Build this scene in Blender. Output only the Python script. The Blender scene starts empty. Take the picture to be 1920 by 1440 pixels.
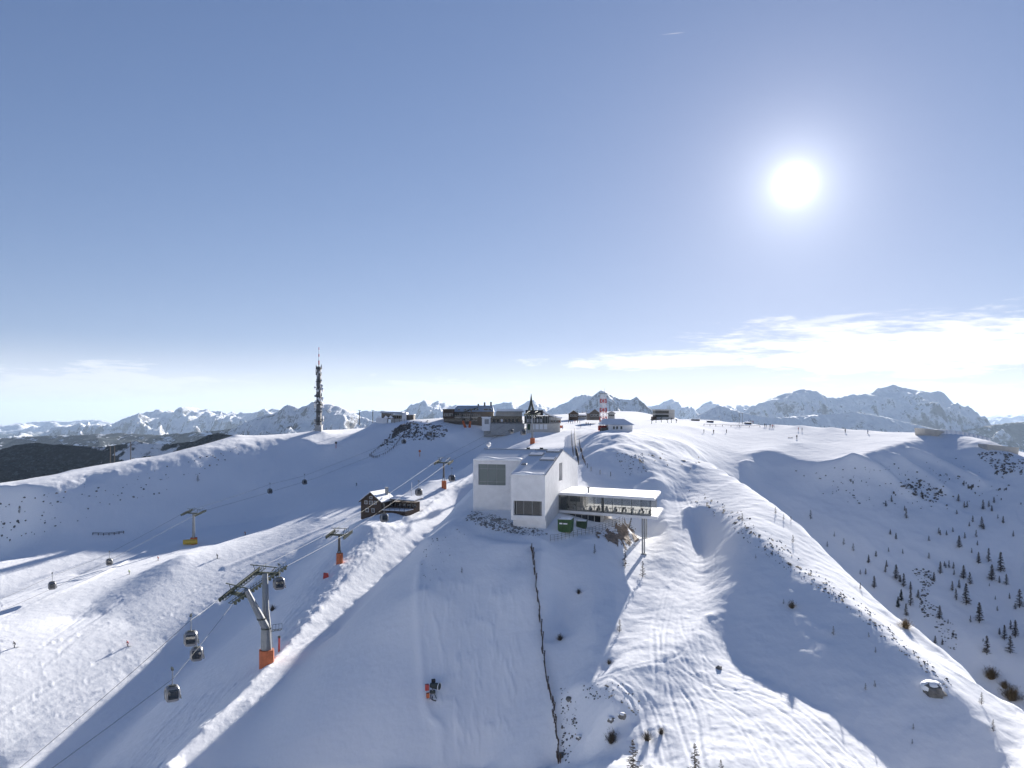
import bpy, bmesh, math, random
import numpy as np
from mathutils import Vector, Matrix
random.seed(7)
rng = np.random.default_rng(7)
scene = bpy.context.scene
COL = scene.collection

# ---------------------------------------------------------------- camera, sky, sun, exposure
F = 1400.0            # focal length in photograph pixels (photograph 1920 x 1440)
HZ = 780.0            # row of the true horizon
cam_d = bpy.data.cameras.new('camera')
cam_d.sensor_fit = 'HORIZONTAL'; cam_d.sensor_width = 36.0
cam_d.lens = 36.0 * F / 1920.0
cam_d.shift_y = (HZ - 720.0) / 1920.0
cam_d.clip_start = 1.0; cam_d.clip_end = 120000.0
cam = bpy.data.objects.new('camera', cam_d); COL.objects.link(cam)
cam.location = (0, 0, 0); cam.rotation_euler = (math.radians(90), 0, 0)
scene.camera = cam
SUN = Vector(((1490 - 960) / F, 1.0, (HZ - 345) / F)).normalized()
SUN_EL = math.asin(SUN.z); SUN_AZ = math.atan2(SUN.x, SUN.y)

world = bpy.data.worlds.new('World'); scene.world = world; world.use_nodes = True
def build_world():
    nt = world.node_tree; N = nt.nodes; L = nt.links
    N.clear()
    def node(kind, **kw):
        n = N.new(kind)
        for k, v in kw.items(): setattr(n, k, v)
        return n
    def val(sock, v):
        if hasattr(v, 'is_linked'): L.new(v, sock)
        else: sock.default_value = v
    def m(op, a, b=0.0, c=0.0, clamp=False):
        n = node('ShaderNodeMath', operation=op, use_clamp=clamp)
        for i, v in enumerate((a, b, c)): val(n.inputs[i], v)
        return n.outputs[0]
    def sstep(v, lo, hi):
        n = node('ShaderNodeMapRange', interpolation_type='SMOOTHSTEP')
        val(n.inputs['Value'], v); n.inputs['From Min'].default_value = lo; n.inputs['From Max'].default_value = hi
        return n.outputs[0]
    def mix(f, a, b):
        n = node('ShaderNodeMix', data_type='RGBA'); val(n.inputs['Factor'], f); val(n.inputs['A'], a); val(n.inputs['B'], b)
        return n.outputs['Result']
    out = node('ShaderNodeOutputWorld')
    bg = node('ShaderNodeBackground'); bg.inputs['Strength'].default_value = SKY_STRENGTH
    sky = node('ShaderNodeTexSky', sky_type='NISHITA', sun_disc=False)
    sky.sun_elevation = SUN_EL; sky.sun_rotation = SUN_AZ
    sky.altitude = 2300; sky.air_density = 1.0; sky.dust_density = 0.35; sky.ozone_density = 2.2
    # bright parts of the sky are compressed a little, as the photograph's exposure does
    k = node('ShaderNodeVectorMath', operation='MULTIPLY_ADD'); L.new(sky.outputs[0], k.inputs[0])
    k.inputs[1].default_value = (SKY_K,) * 3; k.inputs[2].default_value = (1, 1, 1)
    dv = node('ShaderNodeVectorMath', operation='DIVIDE'); L.new(sky.outputs[0], dv.inputs[0]); L.new(k.outputs[0], dv.inputs[1])
    sc = node('ShaderNodeVectorMath', operation='MULTIPLY'); L.new(dv.outputs[0], sc.inputs[0]); sc.inputs[1].default_value = SKY_TINT
    # thin high cloud: direction turned into azimuth and elevation in degrees
    tc = node('ShaderNodeTexCoord'); sp = node('ShaderNodeSeparateXYZ'); L.new(tc.outputs['Generated'], sp.inputs[0])
    az = m('MULTIPLY', m('ARCTAN2', sp.outputs['X'], sp.outputs['Y']), 57.2958)
    el = m('MULTIPLY', m('ARCSINE', sp.outputs['Z']), 57.2958)
    def noise(ax, ex, w, detail=6, rough=.6, dist=0.0):
        cb = node('ShaderNodeCombineXYZ'); L.new(m('MULTIPLY', az, ax), cb.inputs[0]); L.new(m('MULTIPLY_ADD', el, ex, m('MULTIPLY', az, w)), cb.inputs[1])
        n = node('ShaderNodeTexNoise'); n.inputs['Scale'].default_value = 1; n.inputs['Detail'].default_value = detail
        n.inputs['Roughness'].default_value = rough; n.inputs['Distortion'].default_value = dist
        L.new(cb.outputs[0], n.inputs['Vector']); return n.outputs['Fac']
    n1 = noise(.16, 1.1, .02, 7, .62, .6); n2 = noise(.5, 3.6, .1, 6, .6, .4); n3 = noise(.045, .30, 0, 3)
    def bank(a0, e0, ra, re, tilt=0.0):
        da = m('DIVIDE', m('SUBTRACT', az, a0), ra)
        de = m('DIVIDE', m('SUBTRACT', m('SUBTRACT', el, e0), m('MULTIPLY', m('SUBTRACT', az, a0), tilt)), re)
        r = m('SQRT', m('ADD', m('MULTIPLY', da, da), m('MULTIPLY', de, de)))
        return m('SUBTRACT', 1.0, r)
    tex = m('ADD', m('MULTIPLY', n1, .9), m('MULTIPLY', n2, .55))
    cloud = None
    for args, gain in (((29, 4.4, 20, 2.9, .0), 1.0), ((11.5, 4.1, 12, .95, .01), .9), ((24, 6.9, 5.2, .35, .10), .5), ((29, 1.7, 22, 1.0, 0), .75),
                       ((-30, 2.2, 20, 1.7, .01), .6), ((-6, 1.9, 16, 1.3, 0), .6), ((62, 4.5, 20, 2.5, 0), .9), ((-75, 3.5, 22, 2.0, 0), .6),
                       ((12.3, 26.6, 1.3, .05, 0), .35), ((120, 4.0, 30, 2.5, 0), .8), ((-140, 4.0, 35, 2.6, 0), .8)):
        b_ = bank(*args)
        dns = m('MULTIPLY', sstep(m('ADD', b_, m('MULTIPLY', m('SUBTRACT', tex, .72), 2.2)), .05, .75), gain)
        cloud = dns if cloud is None else m('MAXIMUM', cloud, dns)
    veil = m('MULTIPLY', m('SUBTRACT', 1.0, sstep(el, .3, 6.0)), m('MULTIPLY_ADD', n3, .5, .28))
    cl = m('MAXIMUM', m('MULTIPLY', cloud, .9), veil, clamp=True)
    col = mix(cl, sc.outputs[0], CLOUD_COL)
    # the sun itself, standing in the sky, with its aureole
    dt = node('ShaderNodeVectorMath', operation='DOT_PRODUCT'); L.new(tc.outputs['Generated'], dt.inputs[0]); dt.inputs[1].default_value = SUN
    ang = m('MULTIPLY', m('ARCCOSINE', m('MINIMUM', dt.outputs['Value'], 1.0)), 57.2958)
    disc = m('MULTIPLY', m('POWER', 2.71828, m('MULTIPLY', ang, -3.4)), SUN_DISC)
    halo = m('MULTIPLY_ADD', m('POWER', 2.71828, m('MULTIPLY', ang, -.5)), SUN_HALO, m('MULTIPLY', m('POWER', 2.71828, m('MULTIPLY', ang, -.12)), .12 * SUN_HALO))
    ad = node('ShaderNodeVectorMath', operation='ADD'); L.new(col, ad.inputs[0]); L.new(m('ADD', disc, halo), ad.inputs[1])
    L.new(ad.outputs[0], bg.inputs['Color']); L.new(bg.outputs[0], out.inputs['Surface'])
SKY_STRENGTH = 0.085; SKY_K = 0.12; SKY_TINT = (0.51, 0.50, 0.625); CLOUD_COL = (4.5, 4.35, 4.15, 1.0); SUN_DISC = 70.0; SUN_HALO = 3.6
build_world()
sun_d = bpy.data.lights.new('sun', 'SUN'); sun_d.energy = 4.0; sun_d.angle = math.radians(0.53); sun_d.color = (1.0, 0.95, 0.90)
sun = bpy.data.objects.new('sun', sun_d); COL.objects.link(sun)
sun.rotation_euler = SUN.to_track_quat('Z', 'Y').to_euler()
vs = scene.view_settings
vs.view_transform = 'Standard'; vs.look = 'None'; vs.exposure = 1.65; vs.gamma = 1.0; vs.use_curve_mapping = False
scene.cycles.use_denoising = True
scene.cycles.max_bounces = 5; scene.cycles.volume_bounces = 0

def P(px, py, d): return Vector(((px - 960) / F * d, d, -(py - HZ) / F * d))

# ---------------------------------------------------------------- terrain: heights solved from surveyed points and slope aspects
T0, T1, S0, S1 = -0.86, 0.86, math.log(42.0), math.log(760.0)
CTRL = [  # photograph column, row, distance in metres
 # centre slope below the museum
 (887,958,150),(958,988,139),(1000,1003,134),(930,1005,135),(950,1016,131),(850,985,140),(800,1010,136),
 (900,1130,118),(900,1300,103),(900,1440,93),(700,1440,93,.8),(790,1300,103,.8),(790,1100,120,.8),(600,1440,94,.8),
 (1000,1030,129),(1030,1200,110,1.5),(1045,1440,88,1.5),(1020,1012,131),
 # under and behind the glass wing
 (1060,997,137),(1110,988,143),(1170,982,145),(1207,1041,139),(1211,1017,152.5,2),(1150,1012,137,2),(1140,1100,120,.8),
 (1150,912,174),(1100,907,174),(1240,904,180),(1245,960,158,1),
 (1140,1300,97,1),(1250,1440,75,2),(1250,1150,112,.8),(1270,1000,142,.8),(1100,1440,82,1),(1180,1440,78,1),
 # right spur crest and its left flank
 (1290,925,165,2),(1400,985,140),(1500,1067,122),(1600,1132,110),(1642,1167,105),(1700,1217,98),(1800,1302,90),(1900,1402,82),
 (1330,1150,111),(1400,1255,97),(1550,1342,86),(1680,1440,79),
 
 (1300,870,202),
 # hollow behind the museum, plateau
 (1150,895,180),(1205,897,182),(1130,847,195),(1090,887,182),(1100,830,210,.8),(1180,845,197),(1215,880,188,.8),(1250,860,200,.8),
 (1150,815,240),(1160,808,280),(1240,820,250,.8),(1300,800,310,1.5),(1300,787,450,5),(1300,837,235,1.5),(1400,850,252,1.5),(1560,852,261,2),
 (1700,837,268),(1740,814,300),(1494,820,284,.8),(1500,798,335,5),(1400,793,375,5),(1450,796,350,5),(1560,802,326,5),(1350,789,410,5),(1620,806,322,5),(1680,810,312,5),(1800,812,300),(1860,828,276),(1920,855,261),
 # far right slope
 (1560,900,245,4),(1700,900,246,4),(1850,900,246,4),(1560,1000,217,4),(1640,1000,217,4),(1700,1000,217,4),(1780,1000,217,4),(1850,1000,217,4),
 (1700,1150,186,4),(1780,1100,196,4),(1850,1200,177,4),(1900,1290,164,4),(1900,1100,197,4),
 # lift line and summit
 (500,1247,133),(637,1056,168,1.5),(718,965,215,1.2),(832,905,240,1.5),(998,832,330),(1010,806,375),(1060,808,330),(1075,860,215),
 (950,790,420),(880,797,400),(900,785,470),
 (760,990,196,.8),(600,1190,140,2),(430,1325,116,3),(310,1438,102,3),(345,1430,101,3),(470,1310,115,3),(620,1180,138,2),(720,1062,158,1.5),(680,1060,170,.8),(860,935,180,.8),(885,900,205,.8),
 # left pistes
 (0,1440,140),(160,1440,138),(60,1350,152,.8),(240,1210,188,.5),(28,1212,190,.3),(300,1300,150,.8),(408,1045,268,.7),(362,1024,290,1),(460,1003,285,.8),
 (0,1055,285,.8),(0,1150,225,.8),(150,1100,248,.8),(300,1000,298,.8),(600,950,265,.8),(520,1000,255,.8),(450,1120,205,.8),(700,912,268,.8),
 (800,868,285,.8),(890,852,290,.8),
 # far left skyline and radio mast
 (0,917,345),(120,890,352),(250,860,362),(440,815,385),(600,806,402),(700,792,405),(760,788,410),(840,786,410),(700,850,345,.8),
]
WORLD_CTRL = [  # ground that the photograph hides (x, y, z)
 (-400,440,-75),(-330,520,-90),(-150,560,-60),(0,600,-20),(150,600,-18),(300,560,-60),(420,460,-90),
 (-250,740,-190),(0,740,-110),(250,740,-140),(500,740,-240),(-550,740,-300),
 
 (-95,110,-76),(-60,70,-68),(-20,60,-62),(20,50,-44),(45,50,-46),(-45,85,-56),(-110,135,-76),
 (240,300,-18),(-260,320,-60),
]
G_LIT = 0.06
# the skyline of the right spur and the hidden gully behind it, evenly spaced
SPUR = [(1340, 872, 212, (222, -20), (230, -20), (236, -20)), (1400, 908, 186, (200, -22), (215, -26), (228, -26)), (1500, 985, 152, (163, -27), (185, -35), (205, -37)), (1600, 1085, 128, (140, -35), (160, -43), (180, -49)),
        (1700, 1180, 111, (124, -43), (148, -53), (170, -56)), (1800, 1258, 100, (113, -47), (138, -61), (160, -64)), (1920, 1345, 90, (102, -48), (125, -60), (150, -66))]
for px in range(1340, 1921, 20):
    a = [q for q in SPUR if q[0] <= px][-1]; b = [q for q in SPUR if q[0] >= px][0]; u = 0 if a is b else (px - a[0]) / (b[0] - a[0]); lerp = lambda p, q: p + (q - p) * u
    CTRL.append((px, lerp(a[1], b[1]), lerp(a[2], b[2]), 3.0))
    for k_ in (3, 4, 5):
        y_ = lerp(a[k_][0], b[k_][0]); WORLD_CTRL.append(((px - 960) / F * y_, y_, lerp(a[k_][1], b[k_][1])))
for (px, py, d) in ((1300, 787, 450), (1350, 789, 410), (1400, 793, 375), (1450, 796, 350), (1500, 798, 335), (1560, 802, 326), (1620, 806, 322), (1680, 810, 312)):   # the plateau falls away behind its rim
    for e, dz in ((35, 3.5), (80, 11)): WORLD_CTRL.append(((px - 960) / F * (d + e), d + e, -(py - HZ) / F * d - dz))
# how steeply the ground rises towards the sun where the photograph shows it shaded
SHADE = [
 (0.37, [(0,925),(120,897),(280,866),(420,843),(520,826),(570,822),(620,838),(690,812),(720,800),(770,796),(830,806),(850,812),(930,800),(985,806),(1050,808),(1005,818),(985,836),(890,852),(780,872),(700,906),(600,945),(500,982),(540,960),(440,985),(300,996),(100,1034),(0,1052)]),
 (0.37, [(125,1168),(200,1112),(290,1064),(352,1034),(335,1062),(270,1112),(190,1152)]),
 (0.40, [(517,1063),(408,1129),(350,1164),(292,1222),(200,1287),(240,1264),(350,1214),(362,1238),(296,1292),(233,1366),(163,1440),(305,1440),(430,1325),(500,1248),(560,1186),(640,1098),(700,1036),(750,990),(690,985),(650,980),(600,1005)]),
 (0.47, [(368,1440),(500,1302),(640,1176),(600,1190),(640,1154),(740,1054),(800,998),(885,932),(887,955),(850,990),(940,1020),(1010,1024),(1040,1300),(1055,1440)]),
 (0.40, [(1292,934),(1400,992),(1500,1072),(1600,1137),(1700,1222),(1800,1307),(1870,1382),(1890,1440),(1690,1440),(1600,1370),(1540,1330),(1400,1255),(1360,1215),(1330,1150),(1320,1050),(1305,980)]),
 (0.44, [(1390,856),(1440,850),(1540,874),(1640,850),(1730,819),(1770,812),(1860,834),(1920,862),(1920,1345),(1800,1255),(1680,1170),(1600,1090),(1500,985),(1440,930),(1400,890)]),
 (0.40, [(1085,812),(1165,818),(1150,832),(1100,850),(1175,848),(1192,866),(1213,890),(1208,896),(1160,898),(1110,892),(1085,884)]),
]
STRONG = [[(305,1440),(500,1246),(640,1096),(885,876),(887,932),(800,1000),(740,1056),(640,1158),(640,1178),(500,1304),(368,1440)], [(1160,1010),(1240,940),(1285,940),(1305,1000),(1320,1100),(1325,1180),(1200,1250),(1140,1250),(1155,1150)]]   # narrow sunlit strips
FREE = [[(1030,1000),(1120,1000),(1120,1190),(1065,1290),(1100,1280),(1190,1340),(1160,1440),(1040,1440)],
        [(850,840),(1250,840),(1250,1000),(850,1000)]]

def in_poly(px, py, poly):
    c = np.zeros(px.shape, bool); n = len(poly)
    for k in range(n):
        x1, y1 = poly[k]; x2, y2 = poly[(k + 1) % n]
        if y1 == y2: continue
        m = ((y1 > py) != (y2 > py)) & (px < (x2 - x1) * (py - y1) / (y2 - y1) + x1)
        c ^= m
    return c

def solve_terrain(levels=((66, 74, 250, 4), (131, 147, 250, 5), (261, 293, 200, 4))):
    sx = SUN.x / SUN.y
    Z = None
    for (nt, ns, iters, outer) in levels:
        t = np.linspace(T0, T1, nt); s = np.linspace(S0, S1, ns); y = np.exp(s)
        dt = t[1] - t[0]; ds = s[1] - s[0]
        if Z is None:
            Z = np.tile((-30 + 0 * y)[:, None], (1, nt))
        else:
            os_, ot_ = Z.shape
            fs = np.linspace(0, os_ - 1, ns); ft = np.linspace(0, ot_ - 1, nt)
            i0 = np.minimum(fs.astype(int), os_ - 2); j0 = np.minimum(ft.astype(int), ot_ - 2)
            a = (fs - i0)[:, None]; b = (ft - j0)[None]
            Z = (Z[i0][:, j0] * (1 - a) * (1 - b) + Z[i0 + 1][:, j0] * a * (1 - b) + Z[i0][:, j0 + 1] * (1 - a) * b + Z[i0 + 1][:, j0 + 1] * a * b)
        cts, css, czs = [], [], []
        for (px, py, d, *_) in CTRL:
            cts.append((px - 960) / F); css.append(math.log(d)); czs.append(-(py - HZ) / F * d)
        nc = len(cts)
        for (x, yy, z) in WORLD_CTRL:
            if T0 < x / yy < T1: cts.append(x / yy); css.append(math.log(yy)); czs.append(z)
        cts = np.array(cts); css = np.array(css); czs = np.array(czs)
        wc = np.full(len(cts), 6.0); wc[nc:] = 3.0
        wc[:nc] = [c[3] if len(c) > 3 else 6.0 for c in CTRL]
        wc = wc / np.exp(css)
        fi = (css - S0) / ds; fj = (cts - T0) / dt
        ci = np.clip(fi.astype(int), 0, ns - 2); cj = np.clip(fj.astype(int), 0, nt - 2)
        a = fi - ci; b = fj - cj
        W4 = np.stack([(1 - a) * (1 - b), a * (1 - b), (1 - a) * b, a * b])
        IX = np.stack([ci * nt + cj, (ci + 1) * nt + cj, ci * nt + cj + 1, (ci + 1) * nt + cj + 1])
        iy = (1 / y)[:, None]
        cell = dt * ds; cw = math.sqrt(cell)
        lam = 0.005 * cw
        tc = 0.5 * (t[1:] + t[:-1])[None]; iyc = (np.exp(-0.5 * (s[1:] + s[:-1])))[:, None]
        wg0 = 1.0 * cw
        def fwd_g(Z):
            zs = (Z[1:, :-1] - Z[:-1, :-1] + Z[1:, 1:] - Z[:-1, 1:]) * (0.5 / ds)
            zt = (Z[:-1, 1:] - Z[:-1, :-1] + Z[1:, 1:] - Z[1:, :-1]) * (0.5 / dt)
            return iyc * (zs + (sx - tc) * zt)
        def adj_g(R):
            o = np.zeros((ns, nt)); A = R * iyc * (0.5 / ds); B = R * iyc * (sx - tc) * (0.5 / dt)
            o[1:, :-1] += A; o[:-1, :-1] -= A; o[1:, 1:] += A; o[:-1, 1:] -= A
            o[:-1, 1:] += B; o[:-1, :-1] -= B; o[1:, 1:] += B; o[1:, :-1] -= B
            return o
        for k in range(outer):
            Zc = 0.25 * (Z[1:, 1:] + Z[:-1, 1:] + Z[1:, :-1] + Z[:-1, :-1])
            q = Zc * iyc
            vis = q >= np.maximum.accumulate(q, axis=0) - 0.004
            px = 960 + tc * F + 0 * q; py = HZ - q * F
            sh = np.zeros(q.shape, bool)
            gsh = np.zeros(q.shape)
            for gv, poly in SHADE:
                mm = in_poly(px, py, poly); sh |= mm; gsh[mm] = gv
            fr = np.zeros(q.shape, bool)
            for poly in FREE: fr |= in_poly(px, py, poly)
            inside = vis & (py < 1445) & (px > -5) & (px < 1925)
            g = fwd_g(Z)
            wg = np.zeros(q.shape); gt = np.zeros(q.shape)
            m1 = inside & sh & (g < gsh); wg[m1] = wg0; gt[m1] = gsh[m1]
            m2 = inside & ~sh & ~fr & (g > G_LIT); wg[m2] = 1.4 * wg0; gt[m2] = G_LIT
            m3 = m2 & in_poly(px, py, STRONG[0]); m3 |= m2 & in_poly(px, py, STRONG[1]); wg[m3] = 4.0 * wg0
            lit2 = inside & ~sh & ~fr & (g < .05); wg[lit2] = wg0 * .6; gt[lit2] = .06
            # ground the sun reaches must not lie behind a higher crest: pair constraints towards the sun
            ii, jj = np.nonzero(inside & ~sh & ~fr); pa = pb = None
            if k or nt > 100:
                yc = 1 / iyc[ii, 0]; xc = tc[0, jj] * yc; zc = Zc[ii, jj]
                bex = np.full(len(ii), -1e9); bD = np.ones(len(ii)); bi = np.zeros(len(ii), int); bj = np.zeros(len(ii), int)
                for Dl in np.geomspace(4, 330, 34):
                    y2 = yc + Dl; x2 = xc + sx * Dl
                    i2 = np.rint((np.log(y2) - S0) / ds - .5).astype(int); j2 = np.rint((x2 / y2 - T0) / dt - .5).astype(int)
                    ok = (i2 < ns - 1) & (j2 >= 0) & (j2 < nt - 1)
                    i2 = np.clip(i2, 0, ns - 2); j2 = np.clip(j2, 0, nt - 2)
                    ex = np.where(ok, (Zc[i2, j2] - zc) / Dl - SUN.z / SUN.y, -9)
                    m = ex > bex; bex[m] = ex[m]; bD[m] = Dl; bi[m] = i2[m]; bj[m] = j2[m]
                m = bex > -0.04
                pa = ii[m] * nt + jj[m]; pb = bi[m] * nt + bj[m]
                pw = 3.0 * wg0 / bD[m]; pt = (SUN.z / SUN.y - 0.05) * bD[m]
            def A(Z):
                o = adj_g(wg * wg * fwd_g(Z))
                if pa is not None:
                    zr = Z.ravel(); R = pw * pw * (zr[pb] - zr[pa])
                    oo = o.reshape(-1); np.add.at(oo, pb, R); np.add.at(oo, pa, -R)
                zss = (Z[2:] - 2 * Z[1:-1] + Z[:-2]) / ds ** 2 * iy[1:-1]
                ztt = (Z[:, 2:] - 2 * Z[:, 1:-1] + Z[:, :-2]) / dt ** 2 * iy
                zst = (Z[1:, 1:] - Z[1:, :-1] - Z[:-1, 1:] + Z[:-1, :-1]) / (ds * dt) * iyc
                R = zss * (lam ** 2 / ds ** 2) * iy[1:-1]
                o[2:] += R; o[1:-1] -= 2 * R; o[:-2] += R
                R = ztt * (lam ** 2 / dt ** 2) * iy
                o[:, 2:] += R; o[:, 1:-1] -= 2 * R; o[:, :-2] += R
                R = 2 * zst * (lam ** 2 / (ds * dt)) * iyc
                o[1:, 1:] += R; o[1:, :-1] -= R; o[:-1, 1:] -= R; o[:-1, :-1] += R
                zf = Z.ravel()
                v = (W4 * zf[IX]).sum(0) * wc ** 2
                np.add.at(o.reshape(-1), IX, W4 * v)
                return o
            b_ = adj_g(wg * wg * gt)
            if pa is not None:
                np.add.at(b_.reshape(-1), pb, pw * pw * pt); np.add.at(b_.reshape(-1), pa, -pw * pw * pt)
            np.add.at(b_.reshape(-1), IX, W4 * (czs * wc ** 2))
            # the unknown is scaled by distance so that the system is evenly conditioned
            Y = np.exp(s)[:, None] * np.ones((1, nt))
            X = Z / Y
            Af = lambda X: Y * A(Y * X)
            r = Y * b_ - Af(X); p = r.copy(); rs = (r * r).sum(); r0 = rs
            for it in range(iters):
                Ap = Af(p); al = rs / max((p * Ap).sum(), 1e-30)
                X += al * p; r -= al * Ap; rn = (r * r).sum()
                if rn < 1e-10 * r0: break
                p = r + (rn / rs) * p; rs = rn
            Z = X * Y
    return t, s, Z, (czs - (W4 * Z.ravel()[IX]).sum(0), cts, css)

# ---------------------------------------------------------------- small helpers
def mat(name, color, rough=0.6, metal=0.0, spec=0.5, vary=0.0, scale=3.0, bump=0.0, bscale=20.0):
    m = bpy.data.materials.new(name); m.use_nodes = True
    nt = m.node_tree; b = nt.nodes['Principled BSDF']
    b.inputs['Base Color'].default_value = (*color, 1); b.inputs['Roughness'].default_value = rough
    b.inputs['Metallic'].default_value = metal; b.inputs['Specular IOR Level'].default_value = spec
    tc = nt.nodes.new('ShaderNodeTexCoord')
    if vary > 0:
        n = nt.nodes.new('ShaderNodeTexNoise'); n.inputs['Scale'].default_value = scale; n.inputs['Detail'].default_value = 5
        nt.links.new(tc.outputs['Object'], n.inputs['Vector'])
        r = nt.nodes.new('ShaderNodeMapRange'); r.inputs['From Min'].default_value = .3; r.inputs['From Max'].default_value = .7
        r.inputs['To Min'].default_value = 1 - vary; r.inputs['To Max'].default_value = 1 + vary
        nt.links.new(n.outputs['Fac'], r.inputs['Value'])
        v = nt.nodes.new('ShaderNodeVectorMath'); v.operation = 'SCALE'; v.inputs[0].default_value = color
        nt.links.new(r.outputs[0], v.inputs['Scale']); nt.links.new(v.outputs[0], b.inputs['Base Color'])
    if bump > 0:
        n2 = nt.nodes.new('ShaderNodeTexNoise'); n2.inputs['Scale'].default_value = bscale; n2.inputs['Detail'].default_value = 6
        nt.links.new(tc.outputs['Object'], n2.inputs['Vector'])
        bn = nt.nodes.new('ShaderNodeBump'); bn.inputs['Strength'].default_value = bump; bn.inputs['Distance'].default_value = .05
        nt.links.new(n2.outputs['Fac'], bn.inputs['Height']); nt.links.new(bn.outputs[0], b.inputs['Normal'])
    return m

def tag(o, label=None, cat=None, group=None, kind=None):
    if label: o['label'] = label
    if cat: o['category'] = cat
    if group: o['group'] = group
    if kind: o['kind'] = kind
    return o
def thing(name, label, cat, loc=(0, 0, 0), rz=0.0, group=None):
    o = bpy.data.objects.new(name, None); COL.objects.link(o); o.empty_display_size = .2
    o.location = loc; o.rotation_euler = (0, 0, rz)
    return tag(o, label, cat, group)

class MB:
    def __init__(s): s.v = []; s.f = []
    def poly(s, pts, flip=False):
        i = len(s.v); s.v += [tuple(p) for p in pts]; f = list(range(i, i + len(pts))); s.f.append(f[::-1] if flip else f); return s
    def hexa(s, p):  # 8 corners: bottom 4 ccw, top 4 ccw
        i = len(s.v); s.v += [tuple(q) for q in p]
        s.f += [[i + k for k in f] for f in ((3, 2, 1, 0), (4, 5, 6, 7), (0, 1, 5, 4), (1, 2, 6, 5), (2, 3, 7, 6), (3, 0, 4, 7))]; return s
    def box(s, a, b):
        (x0, y0, z0), (x1, y1, z1) = a, b
        return s.hexa([(x0, y0, z0), (x1, y0, z0), (x1, y1, z0), (x0, y1, z0), (x0, y0, z1), (x1, y0, z1), (x1, y1, z1), (x0, y1, z1)])
    def tube(s, pts, r, n=6, caps=True):
        pts = [Vector(p) for p in pts]; m = len(pts)
        rs = r if isinstance(r, (list, tuple)) else [r] * m
        i = len(s.v); up = None
        for k, p in enumerate(pts):
            d = (pts[min(k + 1, m - 1)] - pts[max(k - 1, 0)]).normalized()
            a = d.orthogonal().normalized() if up is None else (up - d * up.dot(d)).normalized()
            up = a; b = d.cross(a)
            for j in range(n):
                an = 2 * math.pi * (j + .5) / n
                s.v.append(tuple(p + (a * math.cos(an) + b * math.sin(an)) * rs[k]))
        for k in range(m - 1):
            for j in range(n):
                q = i + k * n + j; q2 = i + k * n + (j + 1) % n
                s.f.append([q, q2, q2 + n, q + n])
        if caps:
            s.f.append([i + j for j in range(n)][::-1]); s.f.append([i + (m - 1) * n + j for j in range(n)])
        return s
    def bar(s, a, b, w, h=None):
        a = Vector(a); b = Vector(b); h = h or w
        d = (b - a).normalized(); up = Vector((0, 0, 1)) if abs(d.z) < .95 else Vector((0, 1, 0))
        sd = d.cross(up).normalized() * w * .5; u = sd.cross(d).normalized() * h * .5
        return s.hexa([a - sd - u, a + sd - u, b + sd - u, b - sd - u, a - sd + u, a + sd + u, b + sd + u, b - sd + u])
    def blob(s, c, r, seed=0, n=10, m=6, jag=.18):
        rr = random.Random(seed); c = Vector(c); r = r if isinstance(r, (tuple, list)) else (r, r, r); i = len(s.v)
        for a in range(m + 1):
            th = math.pi * a / m
            for b in range(n):
                ph = 2 * math.pi * b / n; k = 1 + rr.uniform(-jag, jag) * (0 < a < m)
                s.v.append((c.x + r[0] * k * math.sin(th) * math.cos(ph), c.y + r[1] * k * math.sin(th) * math.sin(ph), c.z + r[2] * k * math.cos(th)))
        for a in range(m):
            for b in range(n):
                q = i + a * n + b; q2 = i + a * n + (b + 1) % n
                s.f.append([q, q + n, q2 + n, q2])
        return s
    def mesh(s, name, m=None, smooth=False):
        me = bpy.data.meshes.new(name); me.from_pydata(s.v, [], s.f); me.validate()
        if m is not None: me.materials.append(m)
        if smooth: me.polygons.foreach_set('use_smooth', [True] * len(me.polygons))
        return me
    def build(s, name, m=None, parent=None, smooth=False, loc=None, rz=0):
        o = bpy.data.objects.new(name, s.mesh(name, m, smooth)); COL.objects.link(o)
        if parent is not None: o.parent = parent
        if loc is not None: o.location = loc
        o.rotation_euler = (0, 0, rz)
        return o
def inst(name, me, parent=None, loc=(0, 0, 0), rz=0.0, sc=1.0):
    o = bpy.data.objects.new(name, me); COL.objects.link(o)
    if parent is not None: o.parent = parent
    o.location = loc; o.rotation_euler = (0, 0, rz); o.scale = (sc, sc, sc) if not isinstance(sc, tuple) else sc
    return o
def copy_tree(o, parent=None):
    c = o.copy(); COL.objects.link(c); c.parent = parent
    for ch in list(o.children): copy_tree(ch, c)
    return c

# ---------------------------------------------------------------- noise
_perm = np.random.default_rng(3).permutation(256); _perm = np.concatenate([_perm, _perm])
_ang = np.random.default_rng(4).random(256) * 2 * np.pi; _gx = np.cos(_ang); _gy = np.sin(_ang)
def perlin(x, y):
    xi = np.floor(x).astype(np.int64); yi = np.floor(y).astype(np.int64); fx = x - xi; fy = y - yi
    u = fx * fx * fx * (fx * (fx * 6 - 15) + 10); v = fy * fy * fy * (fy * (fy * 6 - 15) + 10)
    def g(ix, iy, dx, dy):
        h = _perm[(_perm[ix & 255] + iy) & 255]; return _gx[h] * dx + _gy[h] * dy
    a = g(xi, yi, fx, fy); b = g(xi + 1, yi, fx - 1, fy); c = g(xi, yi + 1, fx, fy - 1); d = g(xi + 1, yi + 1, fx - 1, fy - 1)
    return (a + (b - a) * u) + ((c + (d - c) * u) - (a + (b - a) * u)) * v
def fbm(x, y, o=4, lac=2.03, gain=.5):
    s = 0; a = 1; 
    for k in range(o): s = s + a * perlin(x + 17.3 * k, y - 9.1 * k); x = x * lac; y = y * lac; a *= gain
    return s
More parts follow.
